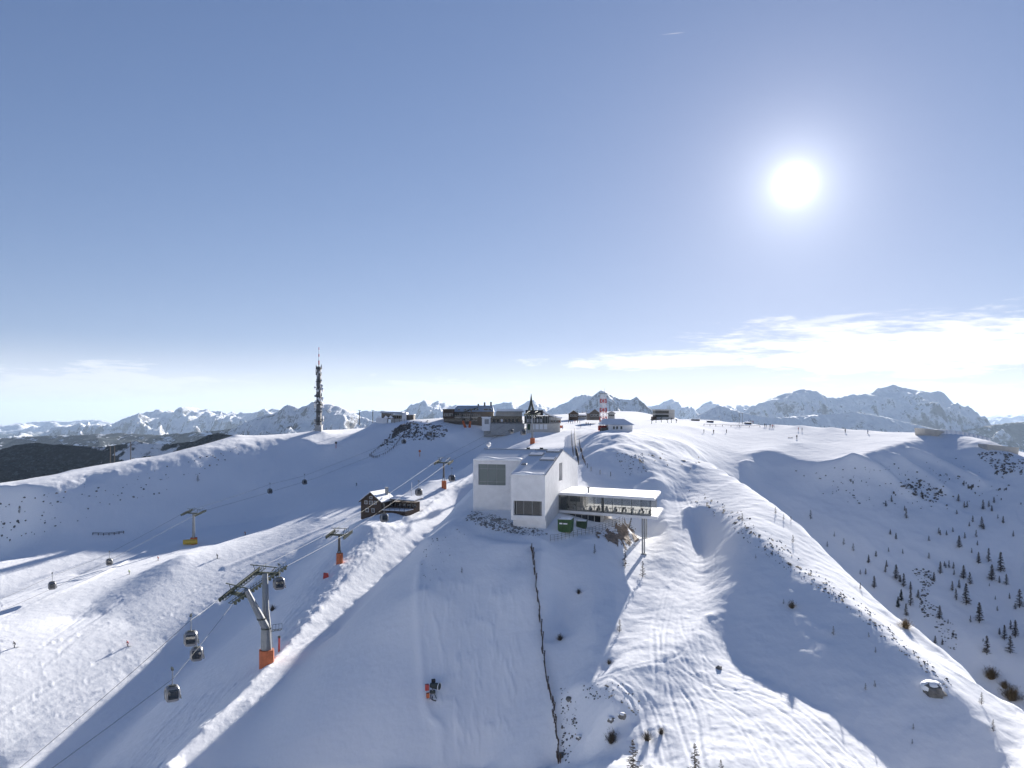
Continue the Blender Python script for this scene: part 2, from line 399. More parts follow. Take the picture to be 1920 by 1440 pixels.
def ridged(x, y, o=5, gain=.55):
    s = 0; a = 1; w = 1
    for k in range(o):
        n = 1 - np.abs(perlin(x + 31.7 * k, y + 11.9 * k)) * 1.9; n = n * n; s = s + a * n * w; w = np.clip(n * 1.4, 0, 1); x = x * 2.05; y = y * 2.05; a *= gain
    return s

# ---------------------------------------------------------------- terrain mesh
gt_, gs_, GZ, _ = solve_terrain()
NT, NS = 1240, 820
tt = np.linspace(T0, T1, NT); ss = np.linspace(S0, S1, NS); yy = np.exp(ss)
def cubic_up(A, n, axis):
    A = np.moveaxis(A, axis, 0); m = A.shape[0]; f = np.linspace(0, m - 1, n); i = np.minimum(f.astype(int), m - 2); u = (f - i)[:, None]
    p0 = A[np.maximum(i - 1, 0)]; p1 = A[i]; p2 = A[i + 1]; p3 = A[np.minimum(i + 2, m - 1)]
    R = p1 + .5 * u * (p2 - p0 + u * (2 * p0 - 5 * p1 + 4 * p2 - p3 + u * (3 * (p1 - p2) + p3 - p0)))
    return np.moveaxis(R, 0, axis)
HZT = cubic_up(cubic_up(GZ, NS, 0), NT, 1)
XX = yy[:, None] * tt[None]; YY = yy[:, None] + 0 * XX
def pix(Z): return 960 + F * (XX / YY), HZ - F * (Z / YY)
PX, PY = pix(HZT)
def soft(poly, w=18.0):  # a zone of the ground with a ragged soft edge
    n = fbm(XX * .06, YY * .06, 3)
    n2 = fbm(XX * .06 + 50, YY * .06 + 9, 3)
    acc = np.zeros(PX.shape)
    for k, (dx, dy) in enumerate(((0, 0), (w, 0), (-w, 0), (0, w * .6), (0, -w * .6))):
        acc += in_poly(PX + dx + n * w * 1.4, PY + dy + n2 * w, poly)
    return acc / 5
Z_ROUGH = soft([(1050,1290),(1140,1100),(1160,1010),(1220,990),(1240,900),(1290,830),(1390,850),(1440,930),(1500,985),(1680,1170),(1920,1345),(1920,1460),(1040,1460)])
Z_FAR = soft([(1390,856),(1540,874),(1640,850),(1760,808),(1920,850),(1920,1345),(1680,1170),(1500,985),(1430,900)])
Z_CHOP = soft([(480,1250),(560,1110),(640,1000),(700,985),(770,960),(850,890),(890,880),(880,900),(760,985),(640,1100),(500,1250),(310,1440),(230,1440),(330,1330)], 10)
Z_LEFTROCK = soft([(0,925),(280,866),(480,825),(600,900),(300,985),(0,1040)], 30)
Z_HOLLOW = soft([(1085,805),(1200,812),(1330,850),(1290,900),(1150,900),(1085,885)], 12)
Z_PISTE = soft([(0,1060),(500,985),(890,852),(890,880),(650,980),(400,1130),(160,1440),(0,1440)], 14)
Z_PISTE2 = soft([(310,1440),(500,1250),(640,1100),(885,880),(887,950),(800,1005),(785,1060),(800,1300),(830,1440)], 10)
BASEZ = HZT.copy()
sunu = np.array([SUN.x, SUN.y]); 
D = 0.28 * fbm(XX / 26, YY / 26, 3) * (1 - .75 * np.maximum(Z_PISTE, Z_PISTE2))
D += Z_ROUGH * (1 - Z_FAR) * (0.22 * fbm(XX / 11, YY / 13, 3) + .04 * fbm(XX / 2.2, YY / 2.6, 3))
D += Z_FAR * (0.45 * (ridged(XX / 30 + .4 * YY / 30, YY / 50, 4) - .9) + .25 * fbm(XX / 6, YY / 6, 4))
D += Z_LEFTROCK * (.5 * fbm(XX / 14, YY / 14, 4))
D += Z_HOLLOW * (.5 * fbm(XX / 7, YY / 9, 4))
# broken snow piled beside the piste: short lumps along the fall line
lx = XX * .97 - YY * .25; ly = XX * .25 + YY * .97
D += Z_CHOP * (.30 * np.maximum(fbm(lx / 1.1, ly / 7.5, 4), -.1) + .13 * fbm(lx / .7, ly / 2.2, 3))
D += 0.085 * fbm(XX / 2.5, YY / 2.5, 3) * (1 - .6 * np.maximum(Z_PISTE, Z_PISTE2))
# wind crust on the open slope in front of the museum
Z_WIND = soft([(800,1080),(960,1100),(1000,1300),(900,1440),(830,1440),(800,1200)], 20)
D += Z_WIND * .40 * np.maximum(fbm(XX / 1.6 + YY / 9, YY / 5, 4), 0)
Z_TRAMP = soft([(1235,900),(1300,890),(1330,1000),(1325,1150),(1390,1260),(1500,1330),(1600,1440),(1150,1440),(1130,1300),(1200,1200),(1210,1040)], 14)
D += Z_TRAMP * (.035 * fbm(XX / .8, YY / 1.1, 3) + .03 * fbm(XX / 2.4 + 3, YY / 4.5, 3))
D += Z_PISTE * (.022 * np.sin(lx * 2 * np.pi / 4.6 + .8 * fbm(lx / 30, ly / 60, 2)) + .03 * fbm(lx / 1.2, ly / 7, 3))
HZT = BASEZ + D

def col_hit(px, py, Z=None):
    """ground point seen at a photograph pixel: first crossing from near to far"""
    Z = HZT if Z is None else Z
    f = ((px - 960) / F - T0) / (T1 - T0) * (NT - 1); j = int(min(max(f, 0), NT - 2)); a = min(max(f - j, 0), 1)
    col = Z[:, j] * (1 - a) + Z[:, j + 1] * a
    q = HZ - F * col / yy
    k = np.argmax(q <= py)
    if k == 0: k = int(np.argmin(np.abs(q - py))); return Vector((tt[j] * yy[k], yy[k], col[k]))
    u = (q[k - 1] - py) / (q[k - 1] - q[k] + 1e-9); y = yy[k - 1] + u * (yy[k] - yy[k - 1])
    return Vector(((px - 960) / F * y, y, -(py - HZ) / F * y))
def ground(x, y):
    f = (x / y - T0) / (T1 - T0) * (NT - 1); g = (math.log(y) - S0) / (S1 - S0) * (NS - 1)
    j = int(min(max(f, 0), NT - 2)); i = int(min(max(g, 0), NS - 2)); a = min(max(f - j, 0), 1); b = min(max(g - i, 0), 1)
    return float((HZT[i, j] * (1 - a) + HZT[i, j + 1] * a) * (1 - b) + (HZT[i + 1, j] * (1 - a) + HZT[i + 1, j + 1] * a) * b)
def carve(path, width, depth, rim=.4):
    """press a track or bank into the snow along a world polyline"""
    global HZT
    p = np.array([(q[0], q[1]) for q in path]); best = np.full(HZT.shape, 1e9)
    x0, y0 = p.min(0) - 4 * width; x1, y1 = p.max(0) + 4 * width
    m = (XX > x0) & (XX < x1) & (YY > y0) & (YY < y1)
    if not m.any(): return
    X = XX[m]; Y = YY[m]; bd = np.full(X.shape, 1e9)
    for k in range(len(p) - 1):
        a = p[k]; d = p[k + 1] - a; l2 = (d * d).sum() + 1e-9
        u = np.clip(((X - a[0]) * d[0] + (Y - a[1]) * d[1]) / l2, 0, 1)
        bd = np.minimum(bd, np.hypot(X - a[0] - u * d[0], Y - a[1] - u * d[1]))
    h = -depth * np.exp(-(bd / width) ** 2) + depth * rim * np.exp(-((bd - 1.9 * width) / (.7 * width)) ** 2)
    HZT[m] += h
def curve_px(pts, n=40):
    """smooth curve through photograph pixels, laid on the ground"""
    pts = np.array(pts, float); m = len(pts); out = []
    for k in range(m - 1):
        p0 = pts[max(k - 1, 0)]; p1 = pts[k]; p2 = pts[k + 1]; p3 = pts[min(k + 2, m - 1)]
        for u in np.linspace(0, 1, max(2, n // (m - 1)), endpoint=False):
            out.append(p1 + .5 * u * (p2 - p0 + u * (2 * p0 - 5 * p1 + 4 * p2 - p3 + u * (3 * (p1 - p2) + p3 - p0))))
    out.append(pts[-1])
    return [col_hit(q[0], q[1], BASEZ) for q in out]
SKI_LINES = [
 [(1268,905),(1300,960),(1296,1040),(1262,1120),(1245,1220),(1262,1320),(1300,1440)],
 [(1275,905),(1312,985),(1318,1080),(1290,1160),(1300,1230),(1360,1290),(1430,1330),(1560,1440)],
 [(1262,905),(1280,1000),(1250,1090),(1225,1180),(1230,1290),(1210,1380),(1200,1440)],
 [(1310,1190),(1330,1240),(1400,1275),(1480,1310),(1560,1370),(1620,1440)],
 [(1270,1250),(1340,1290),(1420,1300),(1500,1335),(1600,1420)],
 [(1290,1240),(1320,1300),(1390,1350),(1440,1440)],
 [(1250,1260),(1300,1330),(1320,1440)],
 [(1160,1270),(1195,1300),(1215,1370),(1240,1440)],
 [(1170,1290),(1205,1330),(1230,1440)],
 [(1330,1310),(1420,1350),(1480,1440)],
 [(1340,1280),(1460,1330),(1540,1400),(1580,1440)],
 [(1250,1090),(1300,1050),(1330,1020)],
 [(1300,1180),(1270,1230),(1180,1250),(1120,1270)],
 [(1330,1160),(1345,1215),(1400,1265)],
]
for k in range(26):   # more single lines fanning out towards the foot of the slope
    a = random.choice(SKI_LINES[:10]); dx = random.uniform(-26, 26); dy = random.uniform(-10, 10); j = random.randint(0, max(0, len(a) - 4)); e = min(len(a), j + random.randint(3, 5))
    carve(curve_px([(x + dx + random.uniform(-7, 7), min(y + dy, 1455)) for x, y in a[j:e]], 36), .19, random.uniform(.02, .045), .5)
for k, c in enumerate(SKI_LINES):
    carve(curve_px(c, 60), .20 + .04 * (k % 3), .03 if k % 2 else .06, .45)
for c in ([(1690,866),(1722,886),(1765,918)], [(1715,851),(1772,876),(1835,908)], [(1600,862),(1650,885),(1700,925)]):   # snow ribs on the far slope
    carve(curve_px(c, 30), 2.6, -1.9, 0)
# wheel-wide tracks of the groomed run and its raised edges
for c in ([(786,1060),(782,1130),(790,1230),(800,1330),(828,1370),(822,1440)],):
    carve(curve_px(c, 50), .7, -.30, 0)
for c in ([(872,975),(900,1000),(960,1012),(1030,1012),(1100,998)],):
    carve(curve_px(c, 40), 1.5, .25, .35)
for c in ([(890,885),(760,990),(640,1102),(500,1256),(312,1440)], [(650,972),(560,1010),(420,1065)], [(0,1150),(150,1095),(300,1020)]):
    carve(curve_px(c, 50), .8, -.35, 0)
for k in range(80):  # faint ski lines on the left runs
    x = random.uniform(60, 640); y = 1010 + (560 - x) * .30 + random.uniform(0, 200)
    L_ = random.uniform(60, 190)
    carve(curve_px([(x, y), (x - L_ * .5, y + L_ * .30 + random.uniform(-8, 8)), (x - L_, y + L_ * .62)], 16), .35, random.uniform(.03, .09), .6)

def grid_mesh(name, X, Y, Z, m, parent=None, kind='structure'):
    ns, nt = Z.shape
    me = bpy.data.meshes.new(name); nv = ns * nt
    co = np.stack([X, Y, Z], -1).astype(np.float32).reshape(-1)
    idx = np.arange(nv, dtype=np.int32).reshape(ns, nt)
    q = np.stack([idx[:-1, :-1], idx[:-1, 1:], idx[1:, 1:], idx[1:, :-1]], -1).reshape(-1)
    nf = (ns - 1) * (nt - 1)
    me.vertices.add(nv); me.vertices.foreach_set('co', co)
    me.loops.add(nf * 4); me.loops.foreach_set('vertex_index', q)
    me.polygons.add(nf); me.polygons.foreach_set('loop_start', np.arange(0, nf * 4, 4, dtype=np.int32))
    me.polygons.foreach_set('use_smooth', np.ones(nf, bool))
    me.update(calc_edges=True); me.materials.append(m)
    o = bpy.data.objects.new(name, me); COL.objects.link(o)
    if parent is None: tag(o, kind=kind)
    else: o.parent = parent
    return o

def snow_material():
    m = bpy.data.materials.new('snow'); m.use_nodes = True; nt = m.node_tree; N = nt.nodes; L = nt.links
    b = N['Principled BSDF']; b.inputs['Roughness'].default_value = .9; b.inputs['Specular IOR Level'].default_value = .0
    tc = N.new('ShaderNodeTexCoord')
    n1 = N.new('ShaderNodeTexNoise'); n1.inputs['Scale'].default_value = .035; n1.inputs['Detail'].default_value = 6; L.new(tc.outputs['Object'], n1.inputs['Vector'])
    r1 = N.new('ShaderNodeValToRGB'); r1.color_ramp.elements[0].position = .3; r1.color_ramp.elements[1].position = .7
    r1.color_ramp.elements[0].color = (.88, .89, .90, 1); r1.color_ramp.elements[1].color = (.95, .95, .95, 1)
    L.new(n1.outputs['Fac'], r1.inputs['Fac']); L.new(r1.outputs[0], b.inputs['Base Color'])
    acc = None
    for sc, w, st in ((.5, .5, (1, 1, 1)), (2.2, .16, (1, .55, 1)), (9., .035, (1, 1, 1))):
        mp = N.new('ShaderNodeMapping'); mp.inputs['Scale'].default_value = st; L.new(tc.outputs['Object'], mp.inputs['Vector'])
        n = N.new('ShaderNodeTexNoise'); n.inputs['Scale'].default_value = sc; n.inputs['Detail'].default_value = 4; L.new(mp.outputs[0], n.inputs['Vector'])
        k = N.new('ShaderNodeMath'); k.operation = 'MULTIPLY'; k.inputs[1].default_value = w; L.new(n.outputs['Fac'], k.inputs[0])
        if acc is None: acc = k
        else:
            ad = N.new('ShaderNodeMath'); ad.operation = 'ADD'; L.new(acc.outputs[0], ad.inputs[0]); L.new(k.outputs[0], ad.inputs[1]); acc = ad
    bn = N.new('ShaderNodeBump'); bn.inputs['Strength'].default_value = .6; bn.inputs['Distance'].default_value = .35
    L.new(acc.outputs[0], bn.inputs['Height']); L.new(bn.outputs[0], b.inputs['Normal'])
    return m
M_SNOW = snow_material()
snow_ground = grid_mesh('snow_ground', XX, YY, HZT, M_SNOW)

# ---------------------------------------------------------------- valley, far hills and ranges
def alp_material(name, rock, snow_lo, forest_z=-9999.0, scale=.0012, forest=(.022, .03, .034), clear=.62, band=160):
    m = bpy.data.materials.new(name); m.use_nodes = True; nt = m.node_tree; N = nt.nodes; L = nt.links
    b = N['Principled BSDF']; b.inputs['Roughness'].default_value = .8; b.inputs['Specular IOR Level'].default_value = .1
    def mth(op, a, b_=0.0):
        n = N.new('ShaderNodeMath'); n.operation = op
        for i, v in enumerate((a, b_)):
            if hasattr(v, 'is_linked'): L.new(v, n.inputs[i])
            else: n.inputs[i].default_value = v
        return n.outputs[0]
    def step(v, lo, hi):
        n = N.new('ShaderNodeMapRange'); n.interpolation_type = 'SMOOTHSTEP'; L.new(v, n.inputs['Value']); n.inputs['From Min'].default_value = lo; n.inputs['From Max'].default_value = hi
        return n.outputs[0]
    def mix(f, a, b_):
        n = N.new('ShaderNodeMix'); n.data_type = 'RGBA'; L.new(f, n.inputs['Factor'])
        for k, v in (('A', a), ('B', b_)):
            if hasattr(v, 'is_linked'): L.new(v, n.inputs[k])
            else: n.inputs[k].default_value = (*v, 1)
        return n.outputs['Result']
    tc = N.new('ShaderNodeTexCoord'); ge = N.new('ShaderNodeNewGeometry')
    sn = N.new('ShaderNodeSeparateXYZ'); L.new(ge.outputs['Normal'], sn.inputs[0])
    sp = N.new('ShaderNodeSeparateXYZ'); L.new(tc.outputs['Object'], sp.inputs[0])
    def noise(s, d=8, r=.65):
        n = N.new('ShaderNodeTexNoise'); n.inputs['Scale'].default_value = s; n.inputs['Detail'].default_value = d; n.inputs['Roughness'].default_value = r
        L.new(tc.outputs['Object'], n.inputs['Vector']); return n.outputs['Fac']
    n1 = noise(scale * 3); n2 = noise(scale * 16, 10, .75); n3 = noise(scale * .8)
    fac = mth('ADD', sn.outputs['Z'], mth('MULTIPLY', mth('SUBTRACT', n1, .5), .9)); fac = mth('ADD', fac, mth('MULTIPLY', mth('SUBTRACT', n2, .5), .8))
    col = mix(step(fac, snow_lo, snow_lo + .22), rock, (.82, .84, .86))
    if forest_z > -9000:
        h = mth('ADD', sp.outputs['Z'], mth('MULTIPLY', mth('SUBTRACT', n3, .5), band * 2.2))
        low = mth('SUBTRACT', 1.0, step(h, forest_z - band, forest_z + band * .3))
        cl = step(mth('ADD', mth('MULTIPLY', n3, .7), mth('MULTIPLY', n1, .45)), clear, clear + .04)
        sp_ = mix(step(n2, .48, .66), forest, tuple(3.2 * c for c in forest)); f = mix(cl, sp_, (.8, .82, .84))
        col = mix(low, col, f)
    L.new(col, b.inputs['Base Color'])
    bn = N.new('ShaderNodeBump'); bn.inputs['Strength'].default_value = .8; bn.inputs['Distance'].default_value = .12 / scale
    L.new(mth('ADD', n1, mth('MULTIPLY', n2, .35)), bn.inputs['Height']); L.new(bn.outputs[0], b.inputs['Normal'])
    return m
M_ALP = alp_material('dolomite_rock_and_snow', (.17, .17, .18), .50, -560.0, .0011)
M_ALPN = alp_material('near_rock_and_snow', (.13, .13, .135), .56, -260.0, .0018)
M_HILL = alp_material('forested_hill', (.03, .035, .035), .2, 400.0, .0042, clear=.615, band=60)

def mountain_range(name, sky_pts, Dist, W, m, base=-1100.0, nu=420, nv=64, amp=260.0, nsc=1/2200., p=1.25, jag=1.0, back=.7):
    sk = np.array(sky_pts, float)
    px = np.linspace(sk[0, 0], sk[-1, 0], nu); py = np.interp(px, sk[:, 0], sk[:, 1])
    xw = (px - 960) / F * Dist; zc = -(py - HZ) / F * Dist
    jitter = fbm(xw * 9 / Dist * 14, xw * 0 + Dist * .001, 4) * Dist / F * 2.2 * jag
    zc = zc + jitter
    v = np.concatenate([-np.linspace(1, 0, nv) ** 1.15, np.linspace(0, back, nv // 3)[1:]])
    X = np.tile(xw[None], (len(v), 1)); V = np.tile(v[:, None], (1, nu)); Y = Dist + V * W
    X = X + 0.12 * W * fbm(X / W * 2, Y / W * 2, 2) * np.abs(V)
    k = (1 - np.clip(np.abs(V), 0, 1)) ** p
    Z = base + (zc[None] - base) * k
    sp = np.sin(np.pi * np.clip(np.abs(V), 0, 1)) ** .8
    Z = Z + amp * sp * (ridged(X * nsc, Y * nsc * .8, 6) - 1.05) + amp * .25 * np.minimum(np.abs(V) * 6, 1) * fbm(X * nsc * 5, Y * nsc * 5, 4)
    lim = (zc[None] / Dist) * Y - 4 * np.abs(V) * W * .004
    Z = np.where(V < 0, np.minimum(Z, lim), Z)
    return grid_mesh(name, X, Y, Z, m)
L1 = [(-420,815),(-260,800),(-120,806),(0,803),(38,797),(52,792),(102,789),(130,791),(160,787),(190,788),(216,795),(300,800),(420,800)]
L2 = [(60,850),(125,828),(180,806),(216,794),(233,784),(254,780),(271,773),(282,772),(292,767),(306,771),(330,773),(347,773),(353,765),(362,762),(379,768),(397,770),(414,771),(426,776),(435,771),(446,776),(451,772),(461,776),(478,773),(496,771),(513,766),(525,769),(560,772),(640,775),(720,772),(760,776)]
L3 = [(380,840),(430,808),(460,792),(478,784),(496,779),(519,773),(531,764),(540,758),(554,763),(560,766),(574,760),(587,753),(599,752),(610,757),(620,758),(636,762),(656,771),(670,778),(700,790),(760,800)]
M1 = [(640,790),(679,770),(700,771),(716,770),(740,776),(759,769),(771,758),(787,755),(796,749),(805,753),(812,755),(823,752),(837,757),(849,761),(856,758),(870,766),(900,768),(917,762),(931,757),(945,755),(959,754),(970,760),(974,762),(990,752),(1001,750),(1020,760),(1036,766),(1060,772),(1090,780)]
M2B = [(1010,780),(1040,763),(1061,755),(1077,745),(1091,739),(1107,742),(1140,752),(1190,765),(1230,775)]
M2 = [(1050,790),(1084,764),(1107,746),(1125,732),(1134,733),(1148,741),(1162,747),(1171,750),(1182,749),(1194,743),(1205,754),(1214,762),(1224,769),(1250,778),(1290,792)]
M3 = [(1180,778),(1214,762),(1235,760),(1244,754),(1258,748),(1269,751),(1278,759),(1292,767),(1304,770),(1317,759),(1333,751),(1345,759),(1359,760),(1375,759),(1391,758),(1420,764),(1470,772)]
R0 = [(1280,800),(1310,778),(1340,764),(1352,760),(1372,768),(1400,775),(1450,784),(1500,780),(1560,776),(1600,772),(1640,778),(1700,792),(1760,806)]
R1 = [(1370,800),(1388,780),(1406,763),(1440,749),(1477,736),(1507,729),(1530,733),(1549,745),(1575,745),(1594,740),(1635,737),(1646,728),(1660,726),(1674,721),(1695,727),(1725,732),(1744,736),(1759,733),(1770,737),(1777,754),(1792,771),(1807,784),(1830,796),(1870,815)]
R2 = [(1760,790),(1804,780),(1830,780),(1837,786),(1864,779),(1886,777),(1920,775),(2000,770),(2100,762),(2200,768),(2330,775)]
R3 = [(1780,812),(1840,800),(1900,792),(1960,790),(2050,784),(2200,790),(2340,800)]
HF = [(-420,850),(-200,858),(-60,850),(0,843),(29,834),(67,830),(96,833),(131,834),(163,837),(187,838),(210,836),(233,833),(254,826),(277,831),(321,833),(364,828),(388,817),(408,812),(437,816),(500,822),(600,830)]
HF2 = [(-420,830),(-100,828),(0,822),(60,818),(140,816),(220,812),(300,816),(420,806),(520,800)]
mountain_range('mountain_range', L1, 30000, 9000, M_ALP, amp=420, nsc=1/3200.)
mountain_range('mountain_range', L2, 20000, 6500, M_ALP, amp=620, nsc=1/2200., jag=1.6, nu=520)
mountain_range('mountain_range', L3, 9000, 3200, M_ALPN, amp=260, nsc=1/1100., nu=360)
mountain_range('mountain_range', M1, 17000, 5200, M_ALP, amp=380, nsc=1/1900., nu=420)
mountain_range('mountain_range', M2B, 15000, 4000, M_ALP, amp=300, nsc=1/2000., nu=220)
mountain_range('mountain_range', M2, 10500, 3200, M_ALPN, amp=300, nsc=1/1200., nu=300)
mountain_range('mountain_range', M3, 22000, 6000, M_ALP, amp=420, nsc=1/2400., nu=300)
mountain_range('mountain_range', R0, 11000, 2500, M_ALP, amp=240, nsc=1/1300., nu=400)
mountain_range('mountain_range', R1, 15000, 4600, M_ALP, amp=420, nsc=1/2000., nu=560, nv=90, jag=.7)
mountain_range('mountain_range', R2, 36000, 9000, M_ALP, amp=500, nsc=1/3600., nu=300)
mountain_range('mountain_range', R3, 13000, 5000, M_HILL, amp=200, nsc=1/2400., nu=260)
mountain_range('hill_slope', HF2, 9500, 4200, M_HILL, amp=260, nsc=1/2600., nu=300)
mountain_range('hill_slope', HF, 2600, 900, M_HILL, base=-560, amp=60, nsc=1/620., nu=420, jag=.6)
M_VAL = alp_material('valley_fields_and_woods', (.1, .1, .1), .1, 4000.0, .0009, clear=.47, band=100)
g = np.linspace(-70000, 70000, 60)
gx, gy = np.meshgrid(g, np.linspace(-20000, 80000, 50))
grid_mesh('valley_floor', gx, gy, -1110 + 60 * fbm(gx / 9000, gy / 9000, 3), M_VAL)

# ---------------------------------------------------------------- materials
M_WALL = mat('white_shingle_facade', (.74, .73, .72), .7, vary=.07, scale=.9, bump=.35, bscale=6)
M_ROOFW = mat('white_shingle_roof', (.76, .76, .76), .38, spec=.8, vary=.06, scale=5, bump=.4, bscale=7)
M_CONC = mat('grey_concrete', (.36, .36, .35), .85, vary=.12, scale=1.2, bump=.2)
M_CONCL = mat('pale_concrete', (.48, .46, .42), .85, vary=.10, scale=.8, bump=.2)
M_GALV = mat('galvanised_steel', (.27, .28, .285), .5, .5, vary=.10, scale=2)
M_DARKST = mat('dark_painted_steel', (.045, .055, .05), .55, .2, vary=.2, scale=3)
M_GREENST = mat('olive_painted_steel', (.06, .075, .05), .55, .2, vary=.2, scale=3)
M_BLACK = mat('black_rubber', (.02, .02, .022), .7, vary=.2)
M_GRAVEL = mat('grey_gravel', (.26, .26, .25), .9, vary=.35, scale=1.5, bump=.5)
M_ORANGE = mat('orange_padding', (.50, .14, .055), .75, vary=.12, scale=2, bump=.3)
M_RED = mat('red_paint', (.42, .06, .05), .6, vary=.1)
M_WHITE = mat('white_paint', (.72, .72, .72), .6, vary=.06)
M_YELLOW = mat('yellow_padding', (.62, .42, .07), .7, vary=.1, bump=.3)
M_GREEN = mat('green_container_paint', (.022, .085, .02), .55, vary=.18, scale=1.5, bump=.1)
M_DGREEN = mat('dark_green_paint', (.03, .07, .035), .6, vary=.18)
M_WOOD = mat('dark_brown_timber', (.075, .05, .035), .8, vary=.25, scale=4, bump=.4)
M_WOODL = mat('grey_weathered_timber', (.12, .105, .09), .85, vary=.25, scale=4, bump=.4)
M_ROCK = mat('dark_rock', (.14, .137, .13), .9, vary=.35, scale=1.2, bump=.6, bscale=5)
M_EARTH = mat('brown_earth_and_grass', (.24, .19, .15), .95, vary=.4, scale=1.5, bump=.8, bscale=6)
M_GRASS = mat('dry_dark_turf', (.13, .12, .105), .95, vary=.4, scale=1.5, bump=.8, bscale=6)
M_BARK = mat('larch_bark', (.075, .058, .048), .9, vary=.25)
M_TWIG = mat('bare_larch_twigs', (.085, .07, .052), .9, vary=.3)
M_TWIGY = mat('dry_yellow_shrub', (.20, .14, .07), .9, vary=.3)
M_PINE = mat('dark_pine_needles', (.022, .032, .022), .9, vary=.3)
M_SNOWCAP = mat('settled_snow', (.86, .87, .88), .6, spec=.15, vary=.03, bump=.3, bscale=2)
M_INT = mat('dim_interior', (.10, .095, .09), .8, vary=.2)
M_INTL = mat('pale_interior', (.65, .63, .60), .8, vary=.1)
def glass_mat(name, tint, alpha=.55, rough=.04):
    m = bpy.data.materials.new(name); m.use_nodes = True; nt = m.node_tree; N = nt.nodes; L = nt.links
    b = N['Principled BSDF']; b.inputs['Base Color'].default_value = (*tint, 1); b.inputs['Roughness'].default_value = rough
    b.inputs['Specular IOR Level'].default_value = .8
    n = N.new('ShaderNodeTexNoise'); n.inputs['Scale'].default_value = .6; tc = N.new('ShaderNodeTexCoord'); L.new(tc.outputs['Object'], n.inputs['Vector'])
    bn = N.new('ShaderNodeBump'); bn.inputs['Strength'].default_value = .03; L.new(n.outputs['Fac'], bn.inputs['Height']); L.new(bn.outputs[0], b.inputs['Normal'])
    tr = N.new('ShaderNodeBsdfTransparent'); tr.inputs[0].default_value = (*[.75 + .25 * t for t in tint], 1)
    mx = N.new('ShaderNodeMixShader'); mx.inputs[0].default_value = alpha
    L.new(tr.outputs[0], mx.inputs[1]); L.new(b.outputs[0], mx.inputs[2]); L.new(mx.outputs[0], N['Material Output'].inputs['Surface'])
    return m
M_GLASS = glass_mat('greenish_glass', (.16, .20, .19), .80)
M_GLASSD = glass_mat('dark_glass', (.03, .035, .04), .92)
M_GLASSC = glass_mat('clear_wing_glass', (.30, .33, .33), .16)

# ---------------------------------------------------------------- white museum with its glass wing
MO = Vector((6.07, 137.0, 0)); MU = Vector((-.961, .2756, 0)).normalized(); MV = Vector((.2756, .961, 0)).normalized()
def ms(w, s, z): return MO + MU * w + MV * s + Vector((0, 0, z))
EAVE, RIDGE, BACK = -10.88, -6.95, -10.3
SR, SD, SA, WA, WB = 15.4, 31.5, 8.31, 16.8, 6.52   # ridge, depth, setback of the high block, widths
def roof_z(s): return EAVE + (RIDGE - EAVE) * s / SR if s <= SR else RIDGE + (BACK - RIDGE) * (s - SR) / (SD - SR)
museum = thing('museum', 'white shingled museum with steep pale roof and a glass wing on two columns', 'museum', ms(8, 12, -22.0))
MOFF = -museum.location
def mpart(mb, name, m, parent=None, smooth=False):
    o = mb.build(name, m, museum if parent is None else parent, smooth)
    me = o.data
    if parent is None or True:
        for v in me.vertices: v.co += MOFF
    return o
def quadw(mb, pts): mb.poly([ms(*p) for p in pts])
def wall_with_hole(mb, f, a0, a1, z0, zt0, zt1, ha0, ha1, hz0, hz1):
    """wall in the vertical plane f(a, z): outline a0..a1, bottom z0, sloping top, one rectangular opening"""
    ztop = lambda a: zt0 + (zt1 - zt0) * (a - a0) / (a1 - a0)
    for (p, q) in ((a0, ha0), (ha1, a1)): mb.poly([f(p, z0), f(q, z0), f(q, ztop(q)), f(p, ztop(p))])
    mb.poly([f(ha0, z0), f(ha1, z0), f(ha1, hz0), f(ha0, hz0)])
    mb.poly([f(ha0, hz1), f(ha1, hz1), f(ha1, ztop(ha1)), f(ha0, ztop(ha0))])
ZB = -24.0; BL = -19.3
w = MB()
wall_with_hole(w, lambda a, z: ms(a, SA, z), WB, WA, ZB, roof_z(SA), roof_z(SA), 10.02, 15.69, -13.75, -9.6)   # high block, facing out
wall_with_hole(w, lambda a, z: ms(a, 0, z), 0, WB, BL, EAVE, EAVE, .65, 6.01, -18.4, -15.7)                      # low block, facing out
w.poly([ms(WB, 0, BL), ms(WB, SA, BL), ms(WB, SA, roof_z(SA)), ms(WB, 0, EAVE)])
w.poly([ms(0, 0, BL), ms(WB, 0, BL), ms(WB, .7, BL), ms(0, .7, BL)])                                           # soffit of the overhang
# gable side with the tall slit, cut into strips
SL = (11.9, 15.1, -13.0, -9.4)
for (p, q, zz) in ((0, .7, BL), (.7, 11.9, ZB), (15.1, SR, ZB), (SR, SD, ZB)):
    w.poly([ms(0, p, zz), ms(0, q, zz), ms(0, q, roof_z(q)), ms(0, p, roof_z(p))])
w.poly([ms(0, 11.9, ZB), ms(0, 15.1, ZB), ms(0, 15.1, SL[2]), ms(0, 11.9, SL[2])]); w.poly([ms(0, 11.9, SL[3]), ms(0, 15.1, SL[3]), ms(0, 15.1, roof_z(15.1)), ms(0, 11.9, roof_z(11.9))])
w.poly([ms(WA, SA, ZB), ms(WA, SD, ZB), ms(WA, SD, BACK), ms(WA, SR, RIDGE), ms(WA, SA, roof_z(SA))])
w.poly([ms(0, SD, ZB), ms(WA, SD, ZB), ms(WA, SD, BACK), ms(0, SD, BACK)])
